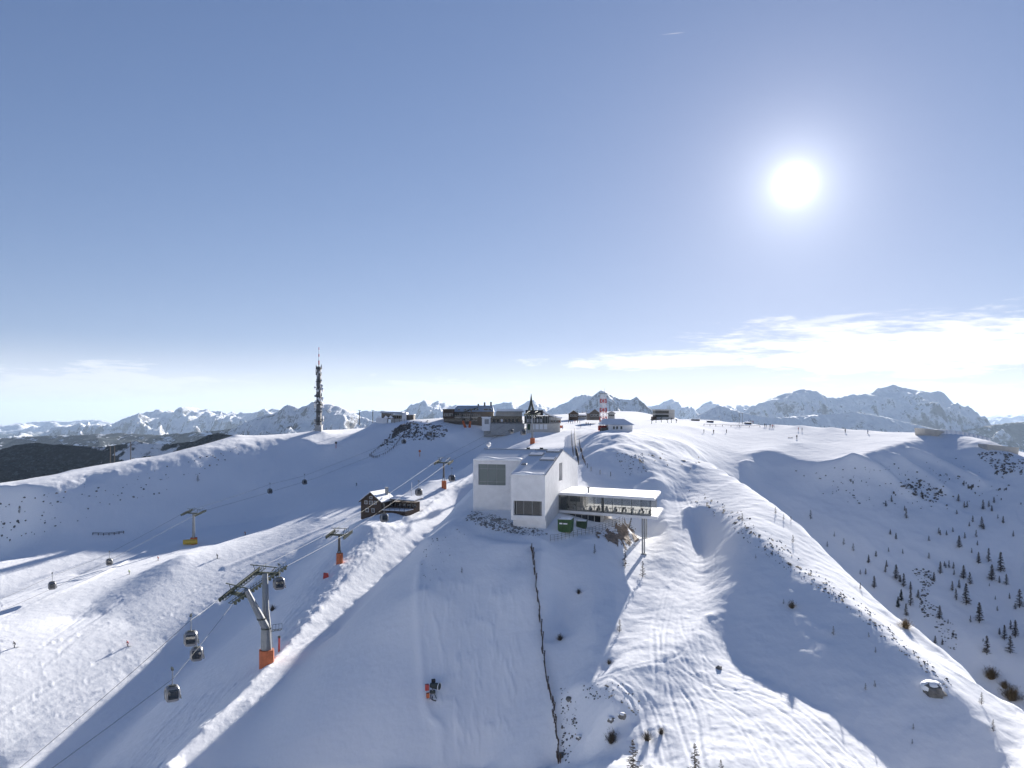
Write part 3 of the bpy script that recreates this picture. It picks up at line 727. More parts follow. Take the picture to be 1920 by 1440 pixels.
# recessed base under the overhang
w.poly([ms(.5, .7, ZB), ms(6.3, .7, ZB), ms(6.3, .7, BL), ms(.5, .7, BL)]); w.poly([ms(.5, .7, BL), ms(.5, .7, ZB), ms(0, .7, ZB), ms(0, .7, BL)]); w.poly([ms(6.3, .7, ZB), ms(6.3, 8, ZB), ms(6.3, 8, BL), ms(6.3, .7, BL)])
mpart(w, 'wall', M_WALL)
r = MB()
def rp(ww, s, dz=.06): return ms(ww, s, roof_z(s) + dz)
r.poly([rp(-.05, -.06), rp(WB + .05, -.06), rp(WB + .05, SA - .06), rp(WA + .05, SA - .06), rp(WA + .05, SR), rp(-.05, SR)][::-1])
r.poly([rp(-.05, SR), rp(WA + .05, SR), rp(WA + .05, SD + .05), rp(-.05, SD + .05)][::-1])
roof = mpart(r, 'roof', M_ROOFW)
for (a, b) in ((-.05, WA + .05),):   # dark ridge flashing
    mpart(MB().bar(ms(a, SR, RIDGE + .10), ms(b, SR, RIDGE + .10), .22, .10), 'ridge_flashing', M_GALV, roof)
mpart(MB().bar(ms(-.08, 0, EAVE + .05), ms(-.08, SR, RIDGE + .05), .10, .14), 'verge_flashing', M_GALV, roof)
def roof_inv(px, py):   # roof coordinates seen at a photograph pixel (front slope plane)
    d = Vector(((px - 960) / F, 1, -(py - HZ) / F)); k = (RIDGE - EAVE) / SR
    # point = t*d ; (w,s) = dot ; z = EAVE + k*s
    num = EAVE - k * MV.dot(MO); den = d.z - k * MV.dot(d); t_ = num / den; p = d * t_ - MO
    return MU.dot(p), MV.dot(p)
for (x0, y0, x1, y1) in ((995,850,1017,855.5),(1015,859,1039,864.5),(1027,844.5,1049,849),(1006,840.6,1030,842.6),(1036,840.4,1054,842.2)):
    w0, s1 = roof_inv(x0, y0); w1, s0 = roof_inv(x1, y1); w1, s1, s0 = w1, min(s1, SR - .3), max(s0, .2)
    b = MB(); n_ = Vector((0, 0, 1))
    lo, hi = .10, .26
    b.hexa([rp(w1, s0, lo), rp(w0, s0, lo), rp(w0, s1, lo), rp(w1, s1, lo), rp(w1, s0, hi), rp(w0, s0, hi), rp(w0, s1, hi), rp(w1, s1, hi)])
    sk = mpart(b, 'skylight', M_GALV, roof)
    e = .12
    mpart(MB().poly([rp(w1 + e, s0 + e, hi + .012), rp(w0 - e, s0 + e, hi + .012), rp(w0 - e, s1 - e, hi + .012), rp(w1 + e, s1 - e, hi + .012)][::-1]), 'skylight_glass', M_SNOWCAP, roof)
w0, s0 = roof_inv(983, 871.5)
mpart(MB().hexa([rp(w0 - .55, s0 - .4, .1), rp(w0 + .55, s0 - .4, .1), rp(w0 + .55, s0 + .4, .1), rp(w0 - .55, s0 + .4, .1), rp(w0 - .45, s0 - .3, .28), rp(w0 + .45, s0 - .3, .28), rp(w0 + .45, s0 + .3, .28), rp(w0 - .45, s0 + .3, .28)]), 'roof_vent', M_GALV, roof)
# wind-blown snow hanging over the eaves
def snow_lip(a0, a1, s0, thick, seed, parent):
    b = MB(); n = 40; rr = random.Random(seed)
    fr = [(a0 + (a1 - a0) * k / n) for k in range(n + 1)]
    prof = []
    for k, a in enumerate(fr):
        u = k / n; h = thick * (math.sin(math.pi * u) ** .6) * (.55 + .45 * math.sin(2.6 * u * math.pi + seed)) + rr.uniform(0, .05)
        h = max(h, .04); o = .12 + .30 * h
        prof.append([ms(a, s0 - o * .4, roof_z(s0) - h * .35 + .03), ms(a, s0 - o, roof_z(s0) + h * .25), ms(a, s0 - o * .5, roof_z(s0) + h * .9 + .08), ms(a, s0 + .5, roof_z(s0 + .5) + h * .8 + .08), ms(a, s0 + 1.3 + h, roof_z(s0 + 1.3 + h) + .05)])
    i0 = len(b.v)
    for p in prof: b.v += [tuple(q) for q in p]
    for k in range(n):
        for j in range(4): q = i0 + k * 5 + j; b.f.append([q, q + 1, q + 6, q + 5])
    return mpart(b, 'eaves_snow', M_SNOWCAP, parent, True)
snow_lip(WB + .3, WA, SA - .06, .8, 1.1, roof); snow_lip(.3, WB - .2, -.06, .38, 2.4, roof)
def window(f, out, a0, a1, z0, z1, depth, cols, rows, gm, fm=M_GALV, fw=.09, name='window', reveal=M_WALL):
    """recessed glazing: f(a, s, z); s grows inwards"""
    b = MB()
    for (p, q) in (((a0, z0), (a1, z0)), ((a1, z0), (a1, z1)), ((a1, z1), (a0, z1)), ((a0, z1), (a0, z0))):
        b.poly([f(p[0], 0, p[1]), f(q[0], 0, q[1]), f(q[0], depth, q[1]), f(p[0], depth, p[1])])
    wn = mpart(b, name, reveal)
    for k in range(len(cols)):
        a = a0 + (a1 - a0) * cols[k]
        mpart(MB().bar(f(a, depth - .06, z0), f(a, depth - .06, z1), fw), 'mullion', fm, wn)
    for k in range(len(rows)):
        z = z0 + (z1 - z0) * rows[k]
        mpart(MB().bar(f(a0, depth - .05, z), f(a1, depth - .05, z), fw * .8), 'transom', fm, wn)
    cs = [0] + list(cols) + [1]; rs_ = [0] + list(rows) + [1]
    for i in range(len(cs) - 1):
        for j in range(len(rs_) - 1):
            A, B = a0 + (a1 - a0) * cs[i], a0 + (a1 - a0) * cs[i + 1]; C, D_ = z0 + (z1 - z0) * rs_[j], z0 + (z1 - z0) * rs_[j + 1]
            if B - A < .01 or D_ - C < .01: continue
            mpart(MB().hexa([f(A, depth, C), f(B, depth, C), f(B, depth + .03, C), f(A, depth + .03, C), f(A, depth, D_), f(B, depth, D_), f(B, depth + .03, D_), f(A, depth + .03, D_)]), 'pane', gm, wn)
    return wn
fA = lambda a, s, z: ms(a, SA + s, z); fB = lambda a, s, z: ms(a, s, z); fS = lambda a, s, z: ms(s, a, z)
window(fA, None, 10.02, 15.69, -13.75, -9.6, .30, (.333, .666), (.16, .78), M_GLASS)
window(fB, None, .65, 6.01, -18.4, -15.7, .75, (.08, .36, .67, .93), (), M_GLASSD)
window(fS, None, 11.9, 15.1, -13.0, -9.4, .9, (), (), M_GLASSD)
# rooms behind the glass
rm = MB(); rm2 = MB()
rm.poly([ms(16.5, SA + 1.9, -14.6), ms(9.2, SA + 1.9, -14.6), ms(9.2, SA + 1.9, -9.2), ms(16.5, SA + 1.9, -9.2)]); rm.poly([ms(16.5, SA + .4, -14.2), ms(9.2, SA + .4, -14.2), ms(9.2, SA + 1.9, -14.2), ms(16.5, SA + 1.9, -14.2)])
rm2.poly([ms(6.3, 3.5, -19), ms(.4, 3.5, -19), ms(.4, 3.5, -15.4), ms(6.3, 3.5, -15.4)]); rm2.poly([ms(6.3, .85, -18.5), ms(.4, .85, -18.5), ms(.4, 3.5, -18.5), ms(6.3, 3.5, -18.5)])
mpart(rm, 'room', M_INT); mpart(rm2, 'room', M_INT)

# glass wing: a parallelogram in plan
WD = Vector((.864, -.503, 0)); WO = Vector((9.18, 147.9, 0)); WW = 13.6
ZR, ZG0, ZG1 = -15.3, -18.60, -15.64   # roof top, floor and head of the glazing
def bw(k, s, z): return WO + WD * k + MV * s + Vector((0, 0, z))
def wbox(k0, k1, s0, s1, z0, z1): return MB().hexa([bw(k0, s0, z0), bw(k1, s0, z0), bw(k1, s1, z0), bw(k0, s1, z0), bw(k0, s0, z1), bw(k1, s0, z1), bw(k1, s1, z1), bw(k0, s1, z1)])
KF = 19.9; KG = 19.1
wing_roof = mpart(wbox(.06, KF, 0, WW, ZG1 + .002, ZR), 'wing_roof', M_WALL)
mpart(wbox(.15, KF - .15, .15, WW - .15, ZR + .004, ZR + .16), 'roof_snow', M_SNOWCAP, wing_roof)
mpart(MB().tube([bw(6.0, 2.6, ZR), bw(6.0, 2.6, ZR + 1.1)], .17, 10).tube([bw(6.0, 2.6, ZR + 1.1), bw(6.0, 2.6, ZR + 1.35)], .26, 10), 'flue', M_GALV, wing_roof)
wing_floor = mpart(wbox(.06, KF + .5, 0, WW, ZG0 - .5, ZG0 - .002), 'wing_floor', M_WALL)
mpart(wbox(KG + .1, KF + .4, .1, WW - .1, ZG0, ZG0 + .06), 'balcony_snow', M_SNOWCAP, wing_floor)
for k in range(10):
    mpart(wbox(KG * k / 10 + .04, KG * (k + 1) / 10 - .04, .30, .34, ZG0, ZG1), 'wing_pane', M_GLASSC)
    mpart(MB().bar(bw(KG * (k + 1) / 10, .30, ZG0), bw(KG * (k + 1) / 10, .30, ZG1), .08, .12), 'wing_mullion', M_DARKST)
    mpart(wbox(KG * k / 10 + .04, KG * (k + 1) / 10 - .04, WW - .34, WW - .30, ZG0, ZG1), 'wing_pane', M_GLASSC)
for k in range(6):
    mpart(wbox(KG - .04, KG, .36 + 2.14 * k, .36 + 2.14 * (k + 1) - .06, ZG0, ZG1), 'wing_pane', M_GLASSC)
mpart(wbox(9.0, 9.5, 1.2, 1.8, ZG0, ZG1), 'stove_column', M_BLACK)
mpart(wbox(.2, 1.6, .9, 1.2, ZG0, ZG1 - .5), 'dark_door', M_BLACK)
mpart(wbox(.2, 4.0, 6.5, 12.8, ZG0, ZG1 - .2), 'kitchen_block', M_INTL)
mpart(wbox(1.2, 3.4, 6.3, 6.45, ZG0 + 1.1, ZG1 - .6), 'kitchen_hatch', M_INT)
for k in range(10):   # tables and chairs inside the wing
    kk = 1.9 + 1.75 * k + random.uniform(-.2, .2); s_ = 2.4 + random.uniform(-.6, 2.0)
    tb = wbox(kk - .4, kk + .4, s_ - .4, s_ + .4, ZG0 + .72, ZG0 + .78); tb.tube([bw(kk, s_, ZG0), bw(kk, s_, ZG0 + .73)], .05, 6)
    mpart(tb, 'dining_table', M_INTL)
    for c in (-.65, .65):
        ch = wbox(kk + c - .2, kk + c + .2, s_ - .2, s_ + .2, ZG0, ZG0 + .45); ch.bar(bw(kk + c * 1.25, s_, ZG0 + .43), bw(kk + c * 1.25, s_, ZG0 + .9), .38, .05)
        mpart(ch, 'dining_chair', M_INTL if k % 3 else M_WOODL)
for (kk, s_) in ((17.7, .35), (16.7, WW - .4)):
    p = bw(kk, s_, 0); zg = ground(p.x, p.y)
    col_ = mpart(MB().tube([(p.x - .22, p.y, zg - .6), (p.x - .22, p.y, ZG0 - .51)], .15, 10).tube([(p.x + .2, p.y + .3, zg - .6), (p.x + .2, p.y + .3, ZG0 - .51)], .13, 10), 'column', M_GALV)
    mpart(MB().hexa([(p.x - .55, p.y - .45, zg - .5), (p.x + .5, p.y - .45, zg - .5), (p.x + .5, p.y + .6, zg - .5), (p.x - .55, p.y + .6, zg - .5), (p.x - .5, p.y - .4, zg + .18), (p.x + .45, p.y - .4, zg + .18), (p.x + .45, p.y + .55, zg + .18), (p.x - .5, p.y + .55, zg + .18)]), 'column_footing', M_CONC, col_)
# podium with a strip of dark windows below the wing
pd = mpart(wbox(.4, 9.5, 1.2, 12, -24.5, ZG0 - .505), 'podium', M_CONCL)
for k in range(6):
    mpart(wbox(.9 + 1.35 * k, 2.05 + 1.35 * k, 1.12, 1.195, -20.6, -19.4), 'podium_window', M_GLASSD, pd)
# machinery on the roof's far corner
mpart(MB().tube([ms(WA - .5, SR + 1.5, RIDGE - .5), ms(WA - .5, SR + 1.5, RIDGE + .9)], .06, 6).blob(ms(WA - .5, SR + 1.5, RIDGE + .9), .5, 3, 10, 6, .05), 'roof_dome', M_WHITE, roof)
for k in (4.6, 7.4):
    p = ms(k, SR + .6, RIDGE); mpart(MB().box((p.x - .35, p.y - .35, p.z - .3), (p.x + .35, p.y + .35, p.z + .45)), 'roof_fan', M_DARKST, roof)

# ---------------------------------------------------------------- containers, railing, fences
def container(name, label, px, py, size, rz, m):
    g = col_hit(px, py); L_, W_, H_ = size
    t = thing(name, label, 'container', (g.x, g.y, ground(g.x, g.y)), rz)
    MB().hexa([(-L_/2, -W_/2, -.3), (L_/2, -W_/2, -.3), (L_/2, W_/2, -.3), (-L_/2, W_/2, -.3), (-L_/2 - .12, -W_/2 - .05, H_), (L_/2 + .12, -W_/2 - .05, H_), (L_/2 + .12, W_/2 + .05, H_), (-L_/2 - .12, W_/2 + .05, H_)]).build('body', m, t)
    for k in range(6): x = -L_/2 + L_ * (k + .5) / 6; MB().box((x - .06, -W_/2 - .14, .05), (x + .06, -W_/2 - .02, H_ - .12)).build('rib', m, t)
    for k in range(4): y = -W_/2 + W_ * (k + .5) / 4; MB().box((-L_/2 - .16, y - .06, .05), (-L_/2 - .02, y + .06, H_ - .12)).build('rib', m, t)
    MB().box((-L_/2 - .15, -W_/2 - .1, H_ + .002), (L_/2 + .15, W_/2 + .1, H_ + .10)).build('lid', m, t)
    MB().hexa([(-L_/2 - .05, -W_/2, H_ + .10), (L_/2 + .05, -W_/2, H_ + .10), (L_/2 + .05, W_/2, H_ + .10), (-L_/2 - .05, W_/2, H_ + .10), (-L_/2 + .1, -W_/2 + .12, H_ + .24), (L_/2 - .1, -W_/2 + .12, H_ + .24), (L_/2 - .1, W_/2 - .12, H_ + .24), (-L_/2 + .1, W_/2 - .12, H_ + .24)]).build('lid_snow', M_SNOWCAP, t)
    return t
c1 = container('waste_container', 'large bright green container with snowy lid below the glass wing', 1061, 993, (2.3, 2.9, 1.95), math.radians(-14), M_GREEN)
MB().box((-.9, -1.66, 1.2), (-.35, -1.61, 1.47)).box((-.2, -1.66, 1.2), (.55, -1.61, 1.43)).build('white_sticker', M_WHITE, c1)
container('waste_container', 'small dark green container beside the large bright green one', 1091, 988, (1.7, 1.6, 1.1), math.radians(-12), M_DGREEN)

def railing(name, label, pts, h, step, mp, mr, rails=(1.0, .5), r=.035, cat='railing', lean=0.0, jit=0.0, post_r=None, rand_h=0.0):
    P_ = [Vector(p) for p in pts]; L_ = [0]
    for k in range(1, len(P_)): L_.append(L_[-1] + (P_[k].xy - P_[k - 1].xy).length)
    n = max(2, int(L_[-1] / step)); t = thing(name, label, cat, P_[0])
    off = -P_[0]; tops = []
    for i in range(n + 1):
        d = L_[-1] * i / n; k = max(j for j in range(len(L_)) if L_[j] <= d + 1e-6); k = min(k, len(P_) - 2)
        u = (d - L_[k]) / max(L_[k + 1] - L_[k], 1e-6); p = P_[k].lerp(P_[k + 1], u)
        p.x += random.uniform(-jit, jit); p.y += random.uniform(-jit, jit); z = ground(p.x, p.y); hh = h * (1 + random.uniform(-rand_h, rand_h))
        a = Vector((p.x, p.y, z - .35)) + off; b = Vector((p.x + random.uniform(-lean, lean), p.y + random.uniform(-lean, lean), z + hh)) + off
        MB().tube([a, b], post_r or r, 6).build('post', mp, t); tops.append((Vector((p.x, p.y, z)) + off, b))
    for f in rails:
        for i in range(n):
            a = tops[i][0].lerp(tops[i][1], f); b = tops[i + 1][0].lerp(tops[i + 1][1], f)
            MB().tube([a, b], r * .7, 5).build('rail', mr, t)
    return t
railing('terrace_railing', 'thin steel railing curving round the yard below the glass wing', [col_hit(*p) for p in ((1032,1015),(1060,1010),(1100,1002),(1140,990),(1170,981),(1184,975))], 1.15, .95, M_WOODL, M_WOODL, (1.0, .66, .33), .035)
railing('snow_fence', 'dark broken wooden snow fence running down the shaded slope below the museum', [col_hit(*p) for p in ((998,1028),(1004,1090),(1012,1150),(1017,1210),(1024,1270),(1034,1310),(1040,1360),(1047,1400),(1049,1432))], 1.05, .85, M_WOOD, M_WOOD, (.85, .55, .25), .05, 'fence', .25, .10, .075, .3)
railing('net_fence', 'dark safety fence beside the fenced lane behind the museum roof', [col_hit(*p) for p in ((1077,812),(1078,835),(1082,858),(1085,872))], 2.2, 1.1, M_BLACK, M_BLACK, (1.0, .8, .6, .4, .2), .06, 'fence')
railing('net_fence', 'pale post fence along the left edge of the fenced lane', [col_hit(*p) for p in ((1071,815),(1072,835),(1075,855))], 1.8, 1.3, M_WOODL, M_WHITE, (.9, .5), .06, 'fence')
railing('post_fence', 'row of short dark posts round the foot of the snowy hollow', [col_hit(*p) for p in ((1086,830),(1092,860),(1097,872),(1103,880),(1112,886),(1128,890),(1145,893))], 1.1, 2.6, M_WOOD, M_WOOD, (), .08, 'fence')
for pts, lab in (([(758,797),(744,812),(728,826),(714,838),(702,848),(693,855)], 'line of short dark stakes along the upper side of the rocky bluff'), ([(764,806),(752,822),(744,834),(732,846),(720,853),(707,859),(694,856)], 'line of short dark stakes along the lower side of the rocky bluff')):
    railing('stake_fence', lab, [col_hit(*p) for p in pts], 1.3, 1.7, M_WOOD, M_WOOD, (.6,), .09, 'fence', .1, .3)
railing('timber_barrier', 'low timber barrier on the slope beside the left lift pylon', [col_hit(*p) for p in ((174,1003),(190,1004),(212,1003),(232,1000))], .9, 1.6, M_WOOD, M_WOOD, (1.0, .5), .12, 'barrier')

# ---------------------------------------------------------------- lift: cabins, pylons, ropes
def cabin_proto():
    t = thing('gondola_cabin', 'x', 'gondola', (0, 0, 0))
    zs = [0, .12, .45, .8, 1.15, 1.5, 1.78, 1.95, 2.05]; hw = [.62, .80, .93, .99, 1.0, .96, .88, .78, .62]
    NA = 32
    def pt(i, a, k=1.0):
        an = 2 * math.pi * a / NA; c, s = math.cos(an), math.sin(an); n = 5.0
        rr = (abs(c) ** n + abs(s) ** n) ** (-1 / n)
        return (c * rr * hw[i] * k, s * rr * hw[i] * .98 * k, zs[i])
    panes = {0: [29, 30, 31, 0, 1, 2], 1: [5, 6, 7, 8, 9, 10], 2: [13, 14, 15, 16, 17, 18], 3: [21, 22, 23, 24, 25, 26]}
    pa = {a: k for k, v in panes.items() for a in v}
    shell = MB(); gl = {k: MB() for k in panes}
    for i in range(len(zs) - 1):
        for a in range(NA):
            q = [pt(i, a), pt(i, (a + 1) % NA), pt(i + 1, (a + 1) % NA), pt(i + 1, a)]
            if 2 <= i <= 5 and a in pa: gl[pa[a]].poly([pt(i, a, .985), pt(i, (a + 1) % NA, .985), pt(i + 1, (a + 1) % NA, .985), pt(i + 1, a, .985)])
            else: shell.poly(q)
    shell.poly([pt(0, a) for a in range(NA)][::-1]); shell.poly([pt(len(zs) - 1, a) for a in range(NA)])
    shell.build('cabin_shell', M_CABIN, t)
    for k in gl: gl[k].build('window_pane', M_GLASSD, t)
    for s in (-1, 1):
        MB().box((s * .985 - .02, -.03, .3), (s * .985 + .03, .03, 1.75)).build('door_post', M_CABIN, t)
    MB().box((-.75, -.72, .16), (.75, .72, .55)).build('bench', M_BLACK, t)
    rf = MB().box((-.45, -.35, 2.04), (.45, .35, 2.16)).build('roof_frame', M_DARKST, t)
    MB().tube([(0, 0, 2.1), (0, 0, 2.55), (.02, -.12, 2.9), (.02, -.12, 4.1), (0, 0, 4.35)], [.09, .07, .06, .06, .08], 6).build('hanger_arm', M_GALV, t)
    MB().box((-.16, -.5, 4.32), (.16, .5, 4.5)).box((-.10, -.75, 4.40), (.10, .75, 4.52)).build('rope_grip', M_DARKST, t)
    MB().box((1.0, -.55, .55), (1.09, .55, .66)).box((1.0, -.55, .25), (1.12, .55, .36)).build('ski_rack', M_DARKST, t)
    return t
M_CABIN = mat('silver_cabin_paint', (.24, .24, .245), .4, .3, vary=.06)
proto = cabin_proto()
G1 = 'gondola cabins on the lift'
CABINS = [  # column, row of the cabin's middle, distance, turn
 (358,1197,110,.35,'grey gondola cabin hanging just above another cabin, downhill of the big forked pylon'),
 (369,1226,119,.35,'grey gondola cabin partly below another cabin, downhill of the big forked pylon'),
 (323,1300,104,.55,'lowest gondola cabin on the rope, far below the big forked pylon'),
 (523,1094,133,.45,'grey gondola cabin hanging right beside the big forked pylon head'),
 (720,971,200,.4,'grey gondola cabin passing in front of the timber chalet'),
 (730,946,216,.4,'pale gondola cabin against the chalet wall, above another cabin'),
 (785,923,222,.4,'dark gondola cabin between the chalet terrace and the slim pylon'),
 (847,897,245,.4,'grey gondola cabin beside the padded foot of the slim pylon'),
 (958,809,330,.4,'small pale gondola cabin on the shaded slope below the summit restaurant'),
 (981,811,285,.3,'brown and white gondola cabin in front of the summit lift station'),
 (98,1098,262,.5,'dark gondola cabin low on the outer rope over the sunny piste'),
 (205,1054,278,.5,'dark gondola cabin over the sunny piste, below the yellow padded pylon'),
 (506,921,335,.5,'small gondola cabin over the shaded slope, first above the yellow padded pylon'),
 (571,904,345,.5,'small gondola cabin over the shaded slope, second above the yellow padded pylon'),
 (757,828,372,.5,'tiny dark cabin hanging in front of the rocky bluff foot'),
 (806,814,380,.5,'tiny dark cabin hanging in front of the rocky bluff right side'),
]
for i, (px, py, d, rz, lab) in enumerate(CABINS):
    o = proto if i == 0 else copy_tree(proto)
    d = min(d, .955 * col_hit(px, py + 6).y); p = P(px, py, d); o.location = (p.x, p.y, p.z - 1.02); o.rotation_euler = (0, 0, rz); tag(o, lab, 'gondola', G1)

def train(p0, p1, n=10, m=None):
    """sheave train from p0 to p1: beam, rocker plates and wheels"""
    b = MB(); p0 = Vector(p0); p1 = Vector(p1); d = (p1 - p0); u = d.normalized(); side = u.cross(Vector((0, 0, 1))).normalized()
    b.bar(p0 + Vector((0, 0, .18)), p1 + Vector((0, 0, .18)), .20, .28)
    for k in range(n):
        c = p0 + d * ((k + .5) / n) + Vector((0, 0, -.15))
        b.tube([c - side * .12, c + side * .12], .26, 9); b.bar(c + Vector((0, 0, .3)) - u * .25, c - Vector((0, 0, .02)) + u * .1, .1, .12)
    return b
def catwalk(p0, p1, w):
    b = MB(); p0 = Vector(p0); p1 = Vector(p1); n = max(3, int((p1 - p0).length / .8)); u = (p1 - p0).normalized(); side = u.cross(Vector((0, 0, 1))).normalized() * w
    for s in (0, 1): b.bar(p0 + side * s, p1 + side * s, .09)
    for k in range(n + 1):
        c = p0.lerp(p1, k / n); b.bar(c, c + side, .09, .07); b.tube([c + side, c + side + Vector((0, 0, .9))], .03, 4)
    b.tube([p0 + side + Vector((0, 0, .9)), p1 + side + Vector((0, 0, .9))], .03, 4)
    return b
G2 = 'lift pylons'
def big_pylon():
    g = col_hit(500, 1246); g.z = ground(g.x, g.y); t = thing('lift_pylon', 'big forked steel lift pylon with orange padded foot and long sheave trains', 'pylon', g, 0, G2)
    L_ = lambda px, py, d: P(px, py, d) - g
    fork = L_(499, 1178, g.y); frontA = L_(462, 1106, g.y - 3.5); backA = L_(497, 1076, g.y + 3.0)
    MB().tube([(0, 0, -.8), (0, 0, 2.6)], [1.25, 1.25], 16).build('base_padding', M_ORANGE, t)
    MB().tube([(0, 0, 0), (-.1, 0, 5.4), tuple(fork)], [1.02, .85, .80], 8).build('mast', M_GALV, t)
    MB().tube([fork, fork.lerp(frontA, .35), frontA], [.72, .60, .42], 8).build('front_branch', M_GALV, t)
    MB().tube([fork + Vector((.1, .3, 0)), fork.lerp(backA, .35), backA], [.68, .58, .48], 8).build('rear_branch', M_GALV, t)
    for f in (.0, .25): c = fork.lerp(frontA, f); MB().tube([c - Vector((0, 0, .12)), c + Vector((0, 0, .12))], .88 - f * .5, 10).build('collar', M_DARKST, t)
    trains = [(L_(410, 1126, 127), L_(487, 1066, 139.5)), (L_(438, 1132, 126), L_(538, 1063, 141))]
    for a, b in trains: train(a, b, 16).build('sheave_train', M_GREENST, t)
    catwalk(trains[0][0] + Vector((.4, 0, .1)), trains[0][1] + Vector((.4, 0, .1)), .8).build('catwalk', M_GREENST, t)
    catwalk(trains[1][0] + Vector((-.9, 0, .1)), trains[1][1] + Vector((-.9, 0, .1)), .8).build('catwalk', M_GREENST, t)
    for f in (.28, .88):
        a = trains[0][0].lerp(trains[0][1], f); b = trains[1][0].lerp(trains[1][1], f - .06); MB().bar(a + Vector((-.3, 0, -.2)), b + Vector((.3, 0, -.2)), .55, .55).build('crossbeam', M_GREENST, t)
        c = a + Vector((-.9, 0, 1.35)); e = b.lerp(a, .25) + Vector((.9, 0, .95))
        MB().bar(c, e, .14, .16).tube([a + Vector((0, 0, .2)), a.lerp(c, .8) + Vector((.4, 0, .1))], .06, 5).tube([b.lerp(a, .3) + Vector((0, 0, .2)), e - Vector((.4, 0, 0))], .06, 5).build('lifting_frame', M_GREENST, t)
    s_ = fork + Vector((1.0, 0, -.4)); catwalk(s_ + Vector((0, -.5, 0)), s_ + Vector((1.6, -.5, .2)), -.9).build('service_platform', M_DARKST, t)
    MB().bar((.9, -.5, 2.6), (.55, -.5, 7.0), .06).bar((1.25, -.4, 2.6), (.85, -.4, 7.0), .06).build('ladder', M_GALV, t)
    return t
big_pylon()
PY = {}
def pylon(key, px, py, top, arm, tl, u, slope, label, foot=M_ORANGE, r=.42, lattice=False, mm=None):
    mm = mm or M_GALV
    g = col_hit(px, py); g.z = ground(g.x, g.y); h = (py - top) / F * g.y; t = thing('lift_pylon', label, 'pylon', g, 0, G2)
    MB().tube([(.1, 0, -.6), (.1, 0, 2.3)], [r * 2.0, r * 1.9], 12).build('base_padding', foot, t)
    if lattice:
        b = MB(); q = r * 1.2
        for sx in (-1, 1):
            for sy in (-1, 1): b.bar((sx * q, sy * q, -.5), (sx * r * .7, sy * r * .7, h * .42), .10)
        for k in range(4):
            z0 = h * .42 * k / 4; z1 = h * .42 * (k + 1) / 4
            for sy in (-1, 1): b.bar((-q * .9, sy * q * .9, z0), (q * .85, sy * q * .85, z1), .06)
        b.build('lattice_base', M_DARKST, t); MB().tube([(0, 0, h * .40), (0, 0, h - .3)], [r * .8, r * .55], 8).build('mast', M_WOODL if mm is None else mm, t)
    else: MB().tube([(0, 0, -.5), (0, 0, h * .5), (0, 0, h - .3)], [r, r * .75, r * .6], 10).build('mast', mm, t)
    uu = Vector((u[0], u[1], 0)).normalized(); sd = Vector((uu.y, -uu.x, 0))
    MB().bar(-sd * arm + Vector((0, 0, h - .25)), sd * arm + Vector((0, 0, h - .25)), .35, .4).build('crossbeam', M_GREENST, t)
    for s in (-1, 1):
        c = sd * arm * s + Vector((0, 0, h - .1)); dd = uu * tl * .5 + Vector((0, 0, slope * tl * .5))
        train(c - dd, c + dd, 8).build('sheave_train', M_GREENST, t); catwalk(c - dd - sd * .3 * s, c + dd - sd * .3 * s, -.7 * s).build('catwalk', M_GREENST, t)
    fr = MB().bar(-sd * arm * .9 + Vector((0, 0, h + 1.25)), sd * arm * .9 + Vector((0, 0, h + 1.25)), .12)
    for s in (-.62, .62): fr.tube([sd * arm * s * .7 + Vector((0, 0, h)), sd * arm * s + Vector((0, 0, h + 1.25))], .06, 5)
    fr.build('lifting_frame', M_GREENST, t)
    PY[key] = (g + Vector((0, 0, h + .35)) - sd * arm, g + Vector((0, 0, h + .35)) + sd * arm)
    return t, g
LU = (.27, 1.0)
pylon('b', 636, 1056, 1001, 2.2, 4.2, LU, .22, 'slim lift pylon with orange padded lattice foot beside the broken snow bank', M_ORANGE, .40, True, M_WOODL)
pylon('c', 832, 915, 866, 2.4, 4.5, LU, .22, 'slim grey lift pylon uphill of the timber chalet', M_ORANGE, .40, True, M_WOODL)
pylon('d', 998, 832, 776, 2.6, 5.0, LU, .12, 'tall twin-tube lift pylon with orange foot below the summit station', M_ORANGE, .50)
tl_, lg = pylon('l', 363, 1020, 961, 3.0, 6.0, (.30, 1.0), .20, 'tall steel lift pylon with orange foot and yellow padding on the sunny piste', M_ORANGE, .62)
MB().tube([(-3.1, -1.6, .9), (-1.6, -1.0, .9), (.2, -1.1, 1.0), (1.4, -.3, 1.0)], [.85, .95, .95, .8], 8).build('yellow_padding', M_YELLOW, tl_)
pylon('e', 1026, 803, 780, 1.5, 2.5, LU, .05, 'short dark lift pylon with red foot at the station wall', M_RED, .35)
# tower with two inclined orange-footed legs
g = col_hit(877, 801); t = thing('lift_pylon', 'lift pylon on two splayed legs with orange feet below the hotel', 'pylon', g, 0, G2)
for (a, b, m) in (((-1.1, 0, -.5), (-2.6, 0, 3.4), M_ORANGE), ((.9, 0, -.5), (1.3, 0, 3.2), M_ORANGE)):
    MB().tube([a, b], [.75, .55], 8).build('leg_padding', m, t)
for (a, b) in (((-2.5, 0, 3.2), (-3.9, 0, 7.6)), ((1.3, 0, 3.0), (1.9, 0, 9.6))): MB().tube([a, b], [.42, .34], 8).build('leg', M_WOODL, t)
train((-9, 0, 6.0), (5.5, 2.0, 10.4), 16).build('sheave_train', M_DARKST, t); catwalk((-9, .6, 5.9), (5.5, 2.6, 10.3), 1.0).build('catwalk', M_DARKST, t)
MB().bar((-3.9, 0, 7.5), (1.9, 0, 9.6), .5).build('crossbeam', M_DARKST, t)

